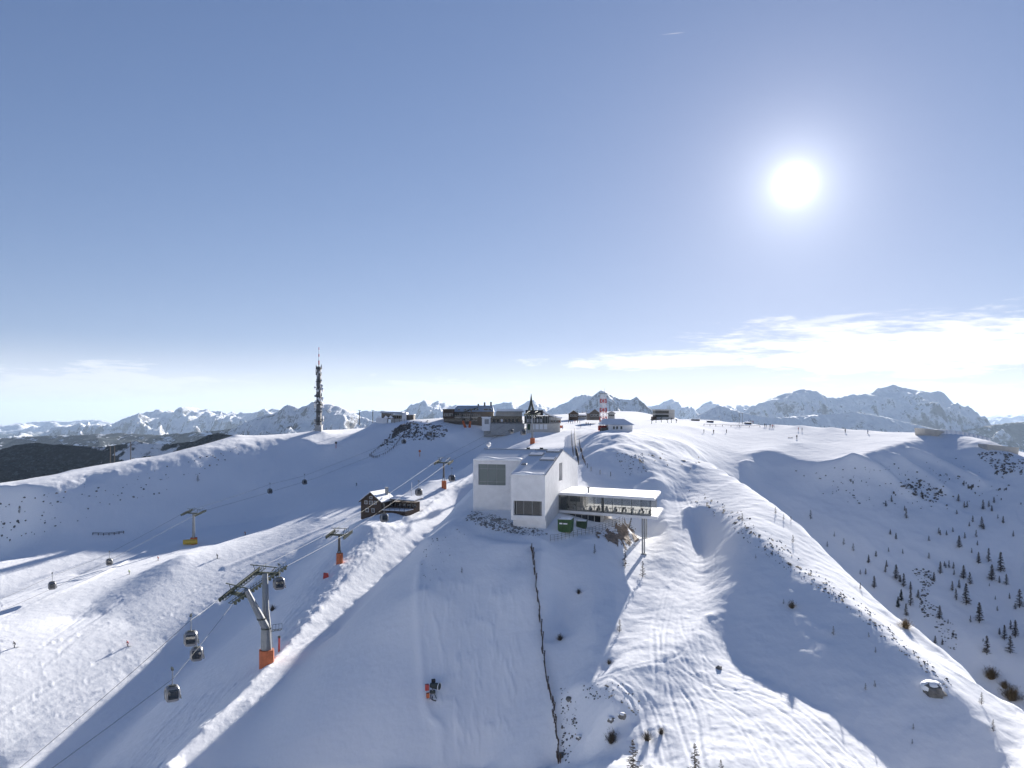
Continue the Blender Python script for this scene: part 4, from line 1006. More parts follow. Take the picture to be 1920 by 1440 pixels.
def rope(name, label, pts, r=.035, sag=.0):
    P_ = [Vector(p) if isinstance(p, Vector) else P(p[0], p[1], min(p[2], .955 * col_hit(p[0], p[1] + 20).y)) for p in pts]; t0 = P_[0]; out = []
    for a, b in zip(P_[:-1], P_[1:]):
        L_ = (b - a).length
        for k in range(8):
            u = k / 8; q = a.lerp(b, u); q.z -= sag * L_ * 4 * u * (1 - u); out.append(q - t0)
    out.append(P_[-1] - t0)
    o = MB().tube(out, r, 5).build(name, M_DARKST, None, loc=t0); tag(o, label, 'cable', 'lift ropes'); return o
rope('lift_rope', 'dark lift rope carrying the cabin pair downhill of the big forked pylon', [(30,1446,88),(200,1302,100),(356,1164,110),(410,1124,127),(487,1064,139.5),PY['b'][0],PY['c'][0],PY['d'][0],(1005,783,372)], .03, .004)
rope('lift_rope', 'dark steel lift rope on the uphill side of the big forked pylon', [(90,1446,88),(325,1272,104),(438,1130,126),(538,1061,141),PY['b'][1],PY['c'][1],PY['d'][1],(1018,783,372)], .03, .004)
rope('lift_rope', 'lift rope over the left sunny piste, outer strand', [(-60,1150,235),(98,1080,262),(205,1037,278),PY['l'][0],(506,908,335),(571,892,345),(757,818,372),(806,804,380),(868,776,395)], .035, .004)
rope('lift_rope', 'lift rope over the left sunny piste, inner strand', [(-60,1172,232),(110,1098,258),PY['l'][1],(590,897,345),(880,778,398)], .035, .004)

# ---------------------------------------------------------------- chalet
def house(name, label, loc, rz, w, d, hw, hr, wm, rm, cat='house', wins=(), snow=True, over=.5, extra=None, chimney=None, group=None):
    """gabled house: ridge runs along local y, gable ends face -y and +y"""
    t = thing(name, label, cat, loc, rz, group); b = MB(); B_ = -1.5
    b.poly([(-w/2, -d/2, B_), (w/2, -d/2, B_), (w/2, -d/2, hw), (0, -d/2, hr), (-w/2, -d/2, hw)]); b.poly([(-w/2, d/2, B_), (w/2, d/2, B_), (w/2, d/2, hw), (0, d/2, hr), (-w/2, d/2, hw)][::-1])
    b.poly([(-w/2, d/2, B_), (-w/2, -d/2, B_), (-w/2, -d/2, hw), (-w/2, d/2, hw)]); b.poly([(w/2, -d/2, B_), (w/2, d/2, B_), (w/2, d/2, hw), (w/2, -d/2, hw)])
    b.build('wall', wm, t)
    k = (hr - hw) / (w / 2); ro = MB(); e = over; zl = hw - k * e; th = .18
    for s in (-1, 1):
        ro.hexa([(s * (w/2 + e), -d/2 - e, zl + .05), (0, -d/2 - e, hr + .05), (0, d/2 + e, hr + .05), (s * (w/2 + e), d/2 + e, zl + .05), (s * (w/2 + e), -d/2 - e, zl + .05 + th), (0, -d/2 - e, hr + .05 + th), (0, d/2 + e, hr + .05 + th), (s * (w/2 + e), d/2 + e, zl + .05 + th)])
    rf = ro.build('roof', rm, t)
    if snow:
        sn = MB(); n = 8
        for s in (-1, 1):
            for i in range(n):
                y0 = -d/2 - e * .9 + (d + 1.8 * e) * i / n; y1 = -d/2 - e * .9 + (d + 1.8 * e) * (i + 1) / n; hh = .22
                sn.hexa([(s * (w/2 + e * .8), y0, zl + k * e * .2 + .05 + th), (0, y0, hr + .06 + th), (0, y1, hr + .06 + th), (s * (w/2 + e * .8), y1, zl + k * e * .2 + .05 + th), (s * (w/2 + e * .7), y0, zl + k * e * .3 + th + hh), (0, y0, hr + th + hh), (0, y1, hr + th + hh), (s * (w/2 + e * .7), y1, zl + k * e * .3 + th + hh)])
        sn.build('roof_snow', M_SNOWCAP, rf)
    for (side, a, z, ww, hh) in wins:
        f = {'f': lambda u, o, zz: (u, -d/2 - o, zz), 'l': lambda u, o, zz: (-w/2 - o, u, zz), 'r': lambda u, o, zz: (w/2 + o, u, zz)}[side]
        wf = MB().hexa([f(a - ww/2 - .1, 0.0, z - .1), f(a + ww/2 + .1, 0.0, z - .1), f(a + ww/2 + .1, .08, z - .1), f(a - ww/2 - .1, .08, z - .1), f(a - ww/2 - .1, 0.0, z + hh + .1), f(a + ww/2 + .1, 0.0, z + hh + .1), f(a + ww/2 + .1, .08, z + hh + .1), f(a - ww/2 - .1, .08, z + hh + .1)]).build('window', M_WHITE, t)
        MB().poly([f(a - ww/2, .10, z), f(a + ww/2, .10, z), f(a + ww/2, .10, z + hh), f(a - ww/2, .10, z + hh)]).build('pane', M_GLASSD, wf)
    if chimney:
        x, y, z = chimney; MB().box((x - .35, y - .35, z - 2.0), (x + .35, y + .35, z)).box((x - .45, y - .45, z + .002), (x + .45, y + .45, z + .15)).build('chimney', M_CONC, rf)
    return t
g = col_hit(704, 966); zc = g.z
ch = house('chalet', 'dark timber mountain chalet with snowy roof and covered terrace beside the lift line', (g.x, g.y + 3.5, g.z + .2), math.radians(-22), 6.6, 7.0, 3.6, 6.0, M_WOOD, M_WOODL, 'chalet',
   [('f', -1.6, 2.9, .7, .8), ('f', .0, 2.9, .9, .8), ('f', 1.4, 2.9, .6, .8), ('f', -1.2, .7, .8, .9), ('f', .7, .7, .8, .9), ('f', .0, 4.4, .7, .6), ('l', -1.5, 2.0, .8, .9), ('l', .8, 2.0, .8, .9)], chimney=(1.6, 2.2, 7.0))
wq = ch.matrix_basis @ Vector((7.5, .5, 0)); lift = max(0.0, ground(wq.x, wq.y) - ch.location.z + .1); N0 = len(ch.children)
MB().box((3.6, 1.5, -1.5), (10.8, 5.0, 2.2)).build('terrace_wing', M_WOOD, ch)
MB().hexa([(3.5, .6, 2.9), (11.4, .6, 2.6), (11.4, 5.6, 3.0), (3.5, 5.6, 3.3), (3.5, .6, 3.1), (11.4, .6, 2.8), (11.4, 5.6, 3.2), (3.5, 5.6, 3.5)]).build('wing_roof', M_WOODL, ch)
MB().hexa([(3.5, .7, 3.11), (11.3, .7, 2.81), (11.3, 5.5, 3.21), (3.5, 5.5, 3.51), (3.5, .8, 3.4), (11.2, .8, 3.1), (11.2, 5.4, 3.5), (3.5, 5.4, 3.8)]).build('wing_roof_snow', M_SNOWCAP, ch)
for k in range(5): MB().box((4.0 + 1.6 * k, 1.40, .9), (5.2 + 1.6 * k, 1.48, 1.9)).build('wing_window', M_GLASSD, ch)
MB().box((2.8, -3.4, -1.6), (11.0, 1.3, .35)).build('terrace', M_WOOD, ch)
MB().box((2.9, -3.3, .354), (10.9, 1.2, .55)).build('terrace_snow', M_SNOWCAP, ch)
for k in range(5): MB().tube([(3.6 + 1.7 * k, .7, .35), (3.6 + 1.7 * k, .7, 2.75)], .07, 5).build('post', M_WOODL, ch)
for k in range(6): MB().tube([(2.9 + 1.55 * k, -3.3, .35), (2.9 + 1.55 * k, -3.3, 1.35)], .05, 5).build('railing_post', M_WOODL, ch)
MB().bar((2.9, -3.3, 1.35), (10.7, -3.3, 1.35), .08).build('handrail', M_WOODL, ch)
for c_ in ch.children:
    if c_.name.split('.')[0] in ('terrace_wing', 'wing_roof', 'wing_roof_snow', 'wing_window', 'terrace', 'terrace_snow', 'post', 'railing_post', 'handrail'): c_.location.z += lift
g = col_hit(772, 944); o = MB().tube([(0, 0, -.5), (0, 0, 6.2)], .09, 6).build('flag_pole', M_WHITE, None, loc=g); tag(o, 'bare white flag pole at the end of the chalet terrace', 'flag pole')

# ---------------------------------------------------------------- summit
def block(t, name, m, x0, x1, y0, y1, z0, z1): return MB().box((x0, y0, z0), (x1, y1, z1)).build(name, m, t)
def winrow(t, y, z, x0, x1, n, w, h, m=None, arch=False):
    for k in range(n):
        x = x0 + (x1 - x0) * (k + .5) / n
        f = block(t, 'window', M_WHITE, x - w/2 - .08, x + w/2 + .08, y - .06, y, z - .08, z + h + .08); MB().poly([(x - w/2, y - .085, z), (x + w/2, y - .085, z), (x + w/2, y - .085, z + h), (x - w/2, y - .085, z + h)]).build('pane', m or M_GLASSD, f)
# radio mast
M_DARKGALV = mat('dull_grey_steel', (.17, .175, .185), .6, .4, vary=.1, scale=.3)
g = col_hit(598, 806); g.z = ground(g.x, g.y)
rt = thing('radio_mast', 'tall grey radio mast crowded with dishes and a red and white tip', 'radio mast', g); sc = g.y / F
H = 118 * sc; q = 2.6 * sc * 2.2 / 2
block(rt, 'base_hut', M_CONC, -6*sc, 6*sc, -6*sc, 6*sc, -2, 9*sc)
b = MB(); r0 = 3.6 * sc; r1 = 2.4 * sc
for sx in (-1, 1):
    for sy in (-1, 1): b.bar((sx*r0, sy*r0, 0), (sx*r1, sy*r1, H), .5)
nb = 26
for k in range(nb):
    z0 = H*k/nb; z1 = H*(k+1)/nb; a = r0+(r1-r0)*k/nb; c = r0+(r1-r0)*(k+1)/nb
    for sy in (-1, 1):
        b.bar((-a, sy*a, z0), (c, sy*c, z1), .25); b.bar((a, sy*a, z0), (-c, sy*c, z1), .25); b.bar((-a, sy*a, z0), (a, sy*a, z0), .3)
        b.bar((sy*a, -a, z0), (sy*c, c, z1), .25); b.bar((sy*a, -a, z0), (sy*a, a, z0), .3)
b.tube([(0, 0, 0), (0, 0, H)], .45, 8); b.build('lattice_mast', M_DARKGALV, rt)
for k, f in enumerate((.13, .28, .40, .52, .64, .76, .87, .965)):
    e = (5.6 if f < .5 else 4.9) * sc; block(rt, 'platform', M_DARKST, -e, e, -e, e, H*f, H*f + .35)
    pr = MB()
    for j in range(8): an = j * math.pi / 4; pr.tube([(e*.95*math.cos(an), e*.95*math.sin(an), H*f), (e*.95*math.cos(an), e*.95*math.sin(an), H*f + 1.6)], .09, 4)
    pr.build('platform_rail', M_DARKST, rt)
rr = random.Random(5)
for k in range(44):
    f = rr.uniform(.06, .50) if k < 32 else rr.uniform(.5, .93); an = rr.uniform(math.pi, 2*math.pi); R = (r0 + (r1 - r0) * f) + .9; s_ = rr.uniform(.28, .75) * (1.8 if k == 3 else 1)
    c = Vector((R*math.cos(an), R*math.sin(an), H*f if k != 3 else H*.40)); dr = Vector((math.cos(an), math.sin(an), 0))
    MB().tube([c, c + dr*.2, c + dr*.75], [s_*.3, s_, s_], 12).build('dish', M_WHITE if rr.random() < .7 else M_GALV, rt)
for k in range(12):
    f = rr.uniform(.5, .98); an = rr.uniform(0, 2*math.pi); R = r1 + .9; c = Vector((R*math.cos(an), R*math.sin(an), H*f)); MB().tube([c, c + Vector((0, 0, rr.uniform(1.5, 3.2)))], .22, 5).build('panel_antenna', M_WHITE if k % 2 else M_GALV, rt)
zt = H
for k, (h_, r_, m) in enumerate(((4*sc, .8*sc, M_GALV), (8*sc, 1.2*sc, M_RED), (7*sc, .7*sc, M_WHITE), (5*sc, .9*sc, M_RED), (8*sc, .6*sc, M_WHITE), (5*sc, .6*sc, M_RED))):
    MB().tube([(0, 0, zt), (0, 0, zt + h_)], r_, 8).build('antenna_section', m, rt); zt += h_
# lattice mast, red and white
g = col_hit(1131, 807); g.z = ground(g.x, g.y); sc = g.y / F
lt = thing('lattice_tower', 'red and white banded lattice tower with flat platform beside the white hut', 'tower', g)
H = 68*sc; w0, w1 = 6.6*sc, 5.0*sc; nseg = 8
for k in range(nseg):
    z0 = H*k/nseg; z1 = H*(k+1)/nseg; a = w0+(w1-w0)*k/nseg; c = w0+(w1-w0)*(k+1)/nseg; b = MB(); th = .17 if k % 2 == 0 else .12
    for sx in (-1, 1):
        for sy in (-1, 1): b.bar((sx*a, sy*a, z0), (sx*c, sy*c, z1), th)
    for sy in (-1, 1):
        b.bar((-a, sy*a, z0), (c, sy*c, z1), th*.7); b.bar((a, sy*a, z0), (-c, sy*c, z1), th*.7); b.bar((-a, sy*a, z0), (a, sy*a, z0), th*.8)
        b.bar((sy*a, -a, z0), (sy*c, c, z1), th*.7); b.bar((sy*a, -a, z0), (sy*a, a, z0), th*.8)
    b.tube([(0, 0, z0), (0, 0, z1)], .16, 6)
    b.build('lattice_section', M_RED if k % 2 == 0 else M_WHITE, lt)
block(lt, 'equipment_cabin', M_RED, -1.7, 1.5, -1.6, 1.2, 0, 1.7)
for k in (3, 6): e = w0 + (w1 - w0) * k / nseg + .15; block(lt, 'platform', M_RED if k % 2 else M_WHITE, -e, e, -e, e, H*k/nseg - .06, H*k/nseg + .06)
block(lt, 'top_platform', M_GALV, -7*sc, 7*sc, -7*sc, 7*sc, H, H + .3)
for x in (-2.5, 2.5): MB().tube([(x*sc, 0, H), (x*sc, 0, H + (12 if x > 0 else 8)*sc)], .05, 4).build('whip_antenna', M_GALV, lt)
# white hut by the tower
g = col_hit(1163, 808); g.z = ground(g.x, g.y); sc = g.y / F
hut = thing('white_hut', 'low white hut with hipped snowy roof beside the red and white tower', 'hut', g)
hw = 29*sc; MB().box((-22*sc, 0, -1), (23*sc, 9, 11*sc)).build('wall', M_WHITE, hut)
ro = MB(); A = [(-36*sc, -1, 12*sc), (27*sc, -1, 11*sc), (27*sc, 10, 11*sc), (-36*sc, 10, 12*sc)]; Bt = [(-30*sc, 4, 23*sc), (10*sc, 4, 22.5*sc)]
ro.poly([A[0], A[1], Bt[1], Bt[0]]); ro.poly([A[1], A[2], Bt[1]]); ro.poly([A[2], A[3], Bt[0], Bt[1]]); ro.poly([A[3], A[0], Bt[0]]); ro.poly(A[::-1])
ro.build('roof', M_SNOWCAP, hut)
for x in (-12, -6, 2): f = block(hut, 'window', M_WHITE, x*sc - .42, x*sc + .42, -.06, 0.0, 3*sc, 9*sc); block(hut, 'shutter', M_DARKST, x*sc - .3, x*sc + .3, -.10, -.062, 3.4*sc, 8.6*sc)
block(hut, 'porch', M_WOODL, -34*sc, -22.2*sc, 1, 7, -1, 6*sc)

# hotel
g = col_hit(905, 797); S = 425.0 / F
def at(px, py, d): return P(px, py, d)
def bldg(name, label, px, py, d, cat='building'):
    hy = col_hit(px, py + 3).y
    if .7 * d < hy < d: d = hy
    p = P(px, py, d); t = thing(name, label, cat, p); return t, d / F
ht, s = bldg('hotel', 'long mountain hotel with grey dormered roof and dark stone walls', 880, 793, 430)
block(ht, 'wall', M_WOODL, -48*s, 45*s, 0, 12, -6, 22*s); block(ht, 'left_wing', M_WOOD, -49*s, -28*s, -2, 11, 8*s, 26*s)
ro = MB(); z0, z1 = 21*s, 33*s
ro.poly([(-32*s, -.8, z0), (46*s, -.8, z0), (43*s, 6, z1), (-24*s, 6, z1)]); ro.poly([(46*s, -.8, z0), (46*s, 12.8, z0), (43*s, 6, z1)]); ro.poly([(46*s, 12.8, z0), (-32*s, 12.8, z0), (-24*s, 6, z1), (43*s, 6, z1)]); ro.poly([(-32*s, 12.8, z0), (-32*s, -.8, z0), (-24*s, 6, z1)])
M_SLATE = mat('snow_dusted_metal_roof', (.42, .46, .50), .6, .1, vary=.08, scale=.5)
hr_ = ro.build('roof', M_SLATE, ht)
for x in (-20, -8, 3, 9, 15, 29, 33, 39): MB().box((x*s - .7, 1.0, 23*s), (x*s + .7, 4.4, 27*s)).build('dormer', M_SLATE, hr_); MB().box((x*s - .5, .92, 23.3*s), (x*s + .5, .998, 26.4*s)).build('dormer_window', M_GLASSD, hr_)
for x, h_ in ((16, 36), (28, 39), (40, 40)): MB().box((x*s - .45, 5.6, 31*s), (x*s + .45, 6.5, h_*s)).build('chimney', M_WOOD, hr_)
winrow(ht, -.0, 12*s, -26*s, 20*s, 12, 1.0, 1.3); winrow(ht, -.0, 4*s, -46*s, 14*s, 16, 1.1, 1.5); winrow(ht, -2.0, 13*s, -47*s, -30*s, 3, 1.2, 1.4)
for x0, x1 in ((-30, 16),): block(ht, 'balcony', M_CONCL, x0*s, x1*s, -1.3, -.05, 9.6*s, 11*s)
# restaurant with snow-covered flat roof
rs, s = bldg('summit_restaurant', 'low restaurant with thick flat snow roof and dark glazed terrace', 935, 797, 385)
block(rs, 'wall', M_CONC, -28*s, 45*s, 0, 10, -6, 10*s); block(rs, 'glazing', M_GLASSD, -20*s, 44*s, -.10, -.004, 6*s, 17*s); block(rs, 'upper_wall', M_CONCL, -6*s, 44*s, .1, 10, 10*s, 24*s)
rf = block(rs, 'roof', M_CONC, -4*s, 47*s, -1.5, 11, 24*s, 26*s); MB().hexa([(-4*s, -1.4, 26.01*s), (47*s, -1.4, 26.01*s), (47*s, 10.9, 26.01*s), (-4*s, 10.9, 26.01*s), (-3*s, -1.0, 30.5*s), (44*s, -1.0, 30*s), (44*s, 10, 30*s), (-3*s, 10, 30.5*s)]).build('roof_snow', M_SNOWCAP, rf)
block(rs, 'white_annex', M_WHITE, -31*s, -15*s, -3, 3, -3, 14*s); block(rs, 'annex_door', M_GALV, -26*s, -18*s, -3.06, -3.0, 2*s, 11*s); block(rs, 'annex_roof', M_SNOWCAP, -32*s, -14*s, -3.3, 3.2, 14.01*s, 15.5*s)
for k in range(11): MB().tube([(-13*s + 5.6*s*k, -3.6, 1*s), (-13*s + 5.6*s*k, -3.6, 6*s)], .08, 5).build('railing_post', M_WOODL, rs)
block(rs, 'terrace', M_CONC, -14*s, 48*s, -4, -.2, -5, 3*s); MB().bar((-13*s, -3.6, 6*s), (46*s, -3.6, 6*s), .12).build('handrail', M_WOODL, rs)
for k in range(7): block(rs, 'sunshade', M_WHITE if k == 2 else M_DARKST, (-8 + 7*k)*s - .5, (-8 + 7*k)*s + .5, -2.6, -1.8, 6*s, 11*s)
# lift station
st, s = bldg('lift_station', 'summit lift station with black roof box and pale curved snow roof', 1008, 806, 372)
block(st, 'wall', M_CONCL, -20*s, 42*s, 0, 16, -3, 12*s); block(st, 'gate', M_DGREEN, -19*s, -14*s, -.08, 0.0, 0, 11*s)
for k in range(4): block(st, 'wall_panel', M_WHITE, (-12 + 8*k)*s, (-6 + 8*k)*s, -.06, 0.0, 1*s, 10.5*s)
block(st, 'machine_hall', M_DARKST, -24*s, 34*s, 2, 15, 12*s, 26*s); block(st, 'black_roof', M_BLACK, -22*s, 10*s, -1, 12, 27*s, 37*s)
for k in range(12): block(st, 'roof_strut', M_GALV, (-21 + 5*k)*s - .12, (-21 + 5*k)*s + .12, -.6, -.4, 12*s, 26*s)
for k in range(9): x = (-19 + 3.1*k)*s; block(st, 'parked_cabin', M_WHITE if k % 2 == 0 else M_GALV, x, x + 1.5*s, -.3, .8, 14*s, 20.5*s)
cv = MB(); n = 16
for k in range(n):
    u0, u1 = k/n, (k+1)/n; f = lambda u: (10*s + 36*s*u, 24*s + 12.5*s*(1-u)**1.6)
    (xa, za), (xb, zb) = f(u0), f(u1); cv.hexa([(xa, 0, za - .8), (xb, 0, zb - .8), (xb, 16, zb - .8), (xa, 16, za - .8), (xa, 0, za), (xb, 0, zb), (xb, 16, zb), (xa, 16, za)])
cv.build('curved_roof', M_SNOWCAP, st)
block(st, 'round_hall', M_CONCL, 22*s, 44*s, 1, 15, 12*s, 24*s); block(st, 'round_hall_windows', M_GLASSD, 23*s, 43*s, .9, .998, 14*s, 18*s)
# bell frame
bl, s = bldg('bell_tower', 'dark steel bell frame of leaning legs meeting in a spire behind the station', 996, 790, 420, 'bell tower')
for (x, y) in ((-13, -2), (13, -2), (-6, 5), (7, 5)): MB().tube([(x*s, y, -3), (x*.12*s, y*.1, 34*s), (0, 0, 52*s)], [.55, .40, .12], 6).build('leg', M_DARKST, bl)
MB().bar((-7*s, 0, 17*s), (7*s, 0, 17*s), .4).build('crossbar', M_DARKST, bl)
MB().tube([(0, 0, 8*s), (0, 0, 9*s), (0, 0, 13*s), (0, 0, 16*s)], [1.9, 1.6, 1.2, .5], 14).build('bell', M_DARKST, bl)
# small houses on the plateau behind
for (px, py, d, w_, wm, lab) in ((1102, 783, 470, 16, M_WOOD, 'small dark hut with snowy hipped roof behind the lift station'), (1115, 785, 455, 10, M_CONC, 'low grey shed beside the dark hut behind the lift station'), (1112, 785, 440, 20, M_WOODL, 'gabled grey hut with snowy roof left of the red and white tower')):
    pass
def small(px, py, d, w_, h_, r_, wm, lab, rz=0.0):
    s = d / F; p = P(px, py, d)
    return house('alpine_hut', lab, p, rz, w_*s, w_*s*.8, h_*s, r_*s, wm, M_WOODL, 'hut', [('f', x*w_*s, h_*s*.3, 1.0, 1.1) for x in (-.28, 0, .28)])
small(1075, 783, 470, 17, 7, 13, M_WOOD, 'small dark hut with snow roof behind the lift station')
small(1112, 783, 440, 20, 8, 15, M_WOODL, 'gabled grey hut with snow roof left of the red and white tower', .25)
small(1146, 783, 450, 12, 8, 11, M_CONC, 'pale square hut just right of the red and white tower')
t, s = bldg('low_shed', 'long low grey shed between the two dark huts behind the station', 1091, 783, 480, 'shed'); block(t, 'wall', M_CONC, -9*s, 9*s, 0, 6, -2, 4*s); block(t, 'snow_roof', M_SNOWCAP, -9.5*s, 9.5*s, -.3, 6.3, 4.01*s, 6*s); winrow(t, 0, 1*s, -8*s, 8*s, 4, 1.2, .8)
# modern box building
t, s = bldg('panorama_building', 'boxy concrete panorama building with wide dark windows on the plateau', 1246, 783, 470)
block(t, 'wall', M_CONCL, 8*s, 19*s, 0, 10, -3, 15*s); block(t, 'body', M_DARKST, -17*s, 8*s, .3, 9.5, -3, 14*s); 
for z0, z1 in ((-3, 1), (5.5, 7.5), (13, 15.5)): block(t, 'floor_slab', M_CONCL, -18*s, 8*s, -.6, 10, z0*s, z1*s)
for k in range(6): block(t, 'pane', M_GLASSD, (-17 + 4.1*k)*s, (-13.2 + 4.1*k)*s, -.02, .03, 7.6*s, 12.9*s)
block(t, 'concrete_joint', M_GALV, 8.05*s, 18.9*s, -.05, -.003, 7*s, 7.4*s); block(t, 'terrace', M_WOOD, -22*s, -16*s, -2, 6, -3, 2*s)
# buildings left of the bluff
t, s = bldg('mountain_station', 'long grey mountain station building with sloping roof left of the rocky bluff', 745, 788, 440)
block(t, 'wall', M_CONCL, -12*s, 9*s, 0, 9, -4, 11*s); MB().hexa([(-32*s, -1, 14*s), (10*s, -1, 11*s), (10*s, 10, 12*s), (-32*s, 10, 15*s), (-30*s, -.6, 16.5*s), (9*s, -.6, 15.5*s), (9*s, 10, 16*s), (-30*s, 10, 17*s)]).build('roof', M_SLATE, t)
block(t, 'glass_front', M_GLASSD, -30*s, -12*s, .5, 8, 2*s, 14*s); block(t, 'white_shed', M_WHITE, -38*s, -18*s, -3, 2, -4, 4*s)
for x in (-33, -20, -11): MB().poly([(x*s - 1.2, -3.1, 4*s), (x*s + 1.8, -3.1, 4*s), (x*s, -3.1, 9*s)]).build('snowy_gable', M_SNOWCAP, t)
block(t, 'white_tower', M_WHITE, 9.05*s, 17*s, -.5, 8, -4, 15*s); block(t, 'timber_annex', M_WOODL, 17.05*s, 30*s, 1, 8, -4, 10*s); block(t, 'annex_roof', M_SNOWCAP, 17*s, 31*s, .5, 8.5, 10.01*s, 11.2*s); winrow(t, 0, 3*s, -11*s, 8*s, 5, 1.6, 1.6)
for k in range(4): MB().tube([((-3 + 9*k)*s, -4, -5), ((-3 + 9*k)*s, -4, 3*s)], .1, 5).build('fence_post', M_WOOD, t)
for x, h_, lab in ((674, 21, 'thin dark mast on the snowy ridge right of the radio mast'), (699, 21, 'second thin dark mast on the ridge beside the long station building')):
    p = P(x, 790, 420); s = 420/F; o = MB().tube([(0, 0, -2), (0, 0, h_*s)], .22, 6).bar((-3*s, 0, h_*s), (3*s, 0, h_*s - .3), .25).build('lift_mast', M_DARKST, None, loc=p); tag(o, lab, 'mast')
# three thin poles on the left shoulder
for x, y, h_ in ((207, 863, 27), (216, 861, 26), (245, 858, 29)):
    g = col_hit(x, y + 4); s = g.y/F; o = MB().tube([(0, 0, -1), (0, 0, (h_ + 4)*s)], .22, 6).blob((0, 0, (h_ + 4)*s), .3, 1, 6, 4, 0).build('snow_lance', M_WOODL, None, loc=g); tag(o, 'thin tall pole on the snowy left shoulder before the wooded hill', 'pole', 'thin poles on the left shoulder')
# concrete museum prow and its lower window
g = col_hit(1752, 816); s = g.y/F
mm_ = thing('buried_museum', 'concrete museum half buried in the hill with pointed shell prow', 'museum', g)
pr = MB(); n = 10
top = [(-22*s + 40*s*k/n, -1.0 - 2.2*math.sin(math.pi*k/n), (13 - 6.5*k/n)*s) for k in range(n + 1)]
bot = [(-15*s + 29*s*k/n, .8 - 1.6*math.sin(math.pi*k/n), (-2.5 - 2.5*math.sin(math.pi*k/n) + 5.5*(k/n)**2)*s) for k in range(n + 1)]
for k in range(n): pr.poly([bot[k], bot[k+1], top[k+1], top[k]])
bk = [(x, y + 7, z) for x, y, z in top]
for k in range(n): pr.poly([top[k], top[k+1], bk[k+1], bk[k]])
pr.poly([bot[0], top[0], bk[0], (bot[0][0], 8, bot[0][2])])
pr.build('shell_prow', M_CONCL, mm_)
sn = MB(); n = 14
for k in range(n):
    f = lambda u: ((-4 + 118*u)*s, 3.0, (9 - 2*u - 27*max(0, u - .35)**1.4)*s + .3)
    a, b_ = Vector(f(k/n)), Vector(f((k+1)/n)); sn.hexa([a + Vector((0, -.6, -2.5)), b_ + Vector((0, -.6, -2.5)), b_ + Vector((0, 5, -2.5)), a + Vector((0, 5, -2.5)), a + Vector((0, 0, 0)), b_, b_ + Vector((0, 4, 0)), a + Vector((0, 4, 0))])
sn.build('snow_roof', M_SNOWCAP, mm_, True)
g2 = col_hit(1878, 842)
o = g2 - g; MB().hexa([o + Vector((-5, -1, -2.5)), o + Vector((4.5, -1.5, -4.0)), o + Vector((5, 4, -4)), o + Vector((-5, 4, -2.5)), o + Vector((-6.5, -2, 1.8)), o + Vector((4.2, -3, .6)), o + Vector((5, 4, .6)), o + Vector((-6, 4, 1.8))]).build('lower_window_shell', M_CONCL, mm_)

# ---------------------------------------------------------------- bare ground, rocks and boulders
PXF, PYF = pix(HZT)
VISQ = HZT / YY; VISM = VISQ >= np.maximum.accumulate(VISQ, axis=0) - 0.003
def patch(name, label, poly, m, thr, sx, sy, lift=.05, rough=.12, seed=0.0, only_visible=True):
    """bare ground showing through the snow: raised ragged pieces of the slope"""
    mk = in_poly(PXF, PYF, poly)
    if only_visible: mk &= VISM
    n = fbm(XX / sx + seed, YY / sy - seed, 4)
    dist = np.zeros(mk.shape)
    for dx, dy in ((14, 0), (-14, 0), (0, 9), (0, -9)): dist += in_poly(PXF + dx, PYF + dy, poly)
    mk &= (n + .10 * (dist - 4)) > thr
    q = mk[:-1, :-1] & mk[1:, :-1] & mk[:-1, 1:] & mk[1:, 1:]
    ii, jj = np.nonzero(q)
    if len(ii) == 0: return None
    vid = -np.ones(mk.shape, np.int64); need = np.zeros(mk.shape, bool)
    for a, b in ((0, 0), (1, 0), (0, 1), (1, 1)): need[ii + a, jj + b] = True
    vi, vj = np.nonzero(need); vid[vi, vj] = np.arange(len(vi))
    z = HZT[vi, vj] + lift + rough * fbm(XX[vi, vj] / .7, YY[vi, vj] / .7, 3)
    v = np.stack([XX[vi, vj], YY[vi, vj], z], 1)
    f = np.stack([vid[ii, jj], vid[ii, jj + 1], vid[ii + 1, jj + 1], vid[ii + 1, jj]], 1)
    me = bpy.data.meshes.new(name); me.from_pydata(v.tolist(), [], f.tolist()); me.materials.append(m)
    o = bpy.data.objects.new(name, me); COL.objects.link(o); return tag(o, label, 'bare ground', kind='stuff')
patch('bare_earth', 'brown earth and dead grass fanning down below the glass wing', [(1110,998),(1130,985),(1165,978),(1190,985),(1200,1010),(1192,1040),(1165,1030),(1125,1015)], M_EARTH, -.18, 1.6, 4.0, .10, .18)
patch('bare_earth', 'dark gravel bank at the foot of the museum walls', [(868,975),(885,955),(930,968),(960,978),(1000,990),(1030,1000),(1015,1006),(960,1000),(900,990)], M_GRAVEL, .02, 1.5, 2.2, .08, .25, 3.0)
patch('bare_earth', 'thin dark turf showing through snow on the rocky bluff', [(700,845),(730,812),(760,790),(800,787),(838,797),(842,818),(800,832),(752,826),(720,848)], M_GRASS, .10, 3.0, 5.0, .12, .5, 5.0)
patch('bare_earth', 'turf and scree streaks on the left shaded slope', [(0,930),(180,905),(300,870),(480,832),(470,850),(300,915),(120,985),(0,1010)], M_GRASS, .40, 7.0, 2.2, .10, .3, 7.0)
patch('bare_earth', 'dark scree showing through on the far larch slope', [(1480,870),(1640,860),(1800,840),(1920,870),(1920,960),(1760,950),(1560,930)], M_GRASS, .36, 3.5, 5.0, .12, .4, 9.0)
patch('bare_earth', 'thin turf along the crest of the sunlit spur', [(1285,905),(1400,960),(1520,1060),(1640,1145),(1790,1285),(1770,1290),(1600,1150),(1480,1070),(1380,1000),(1290,935)], M_GRASS, .20, 1.3, 2.2, .07, .2, 11.0)
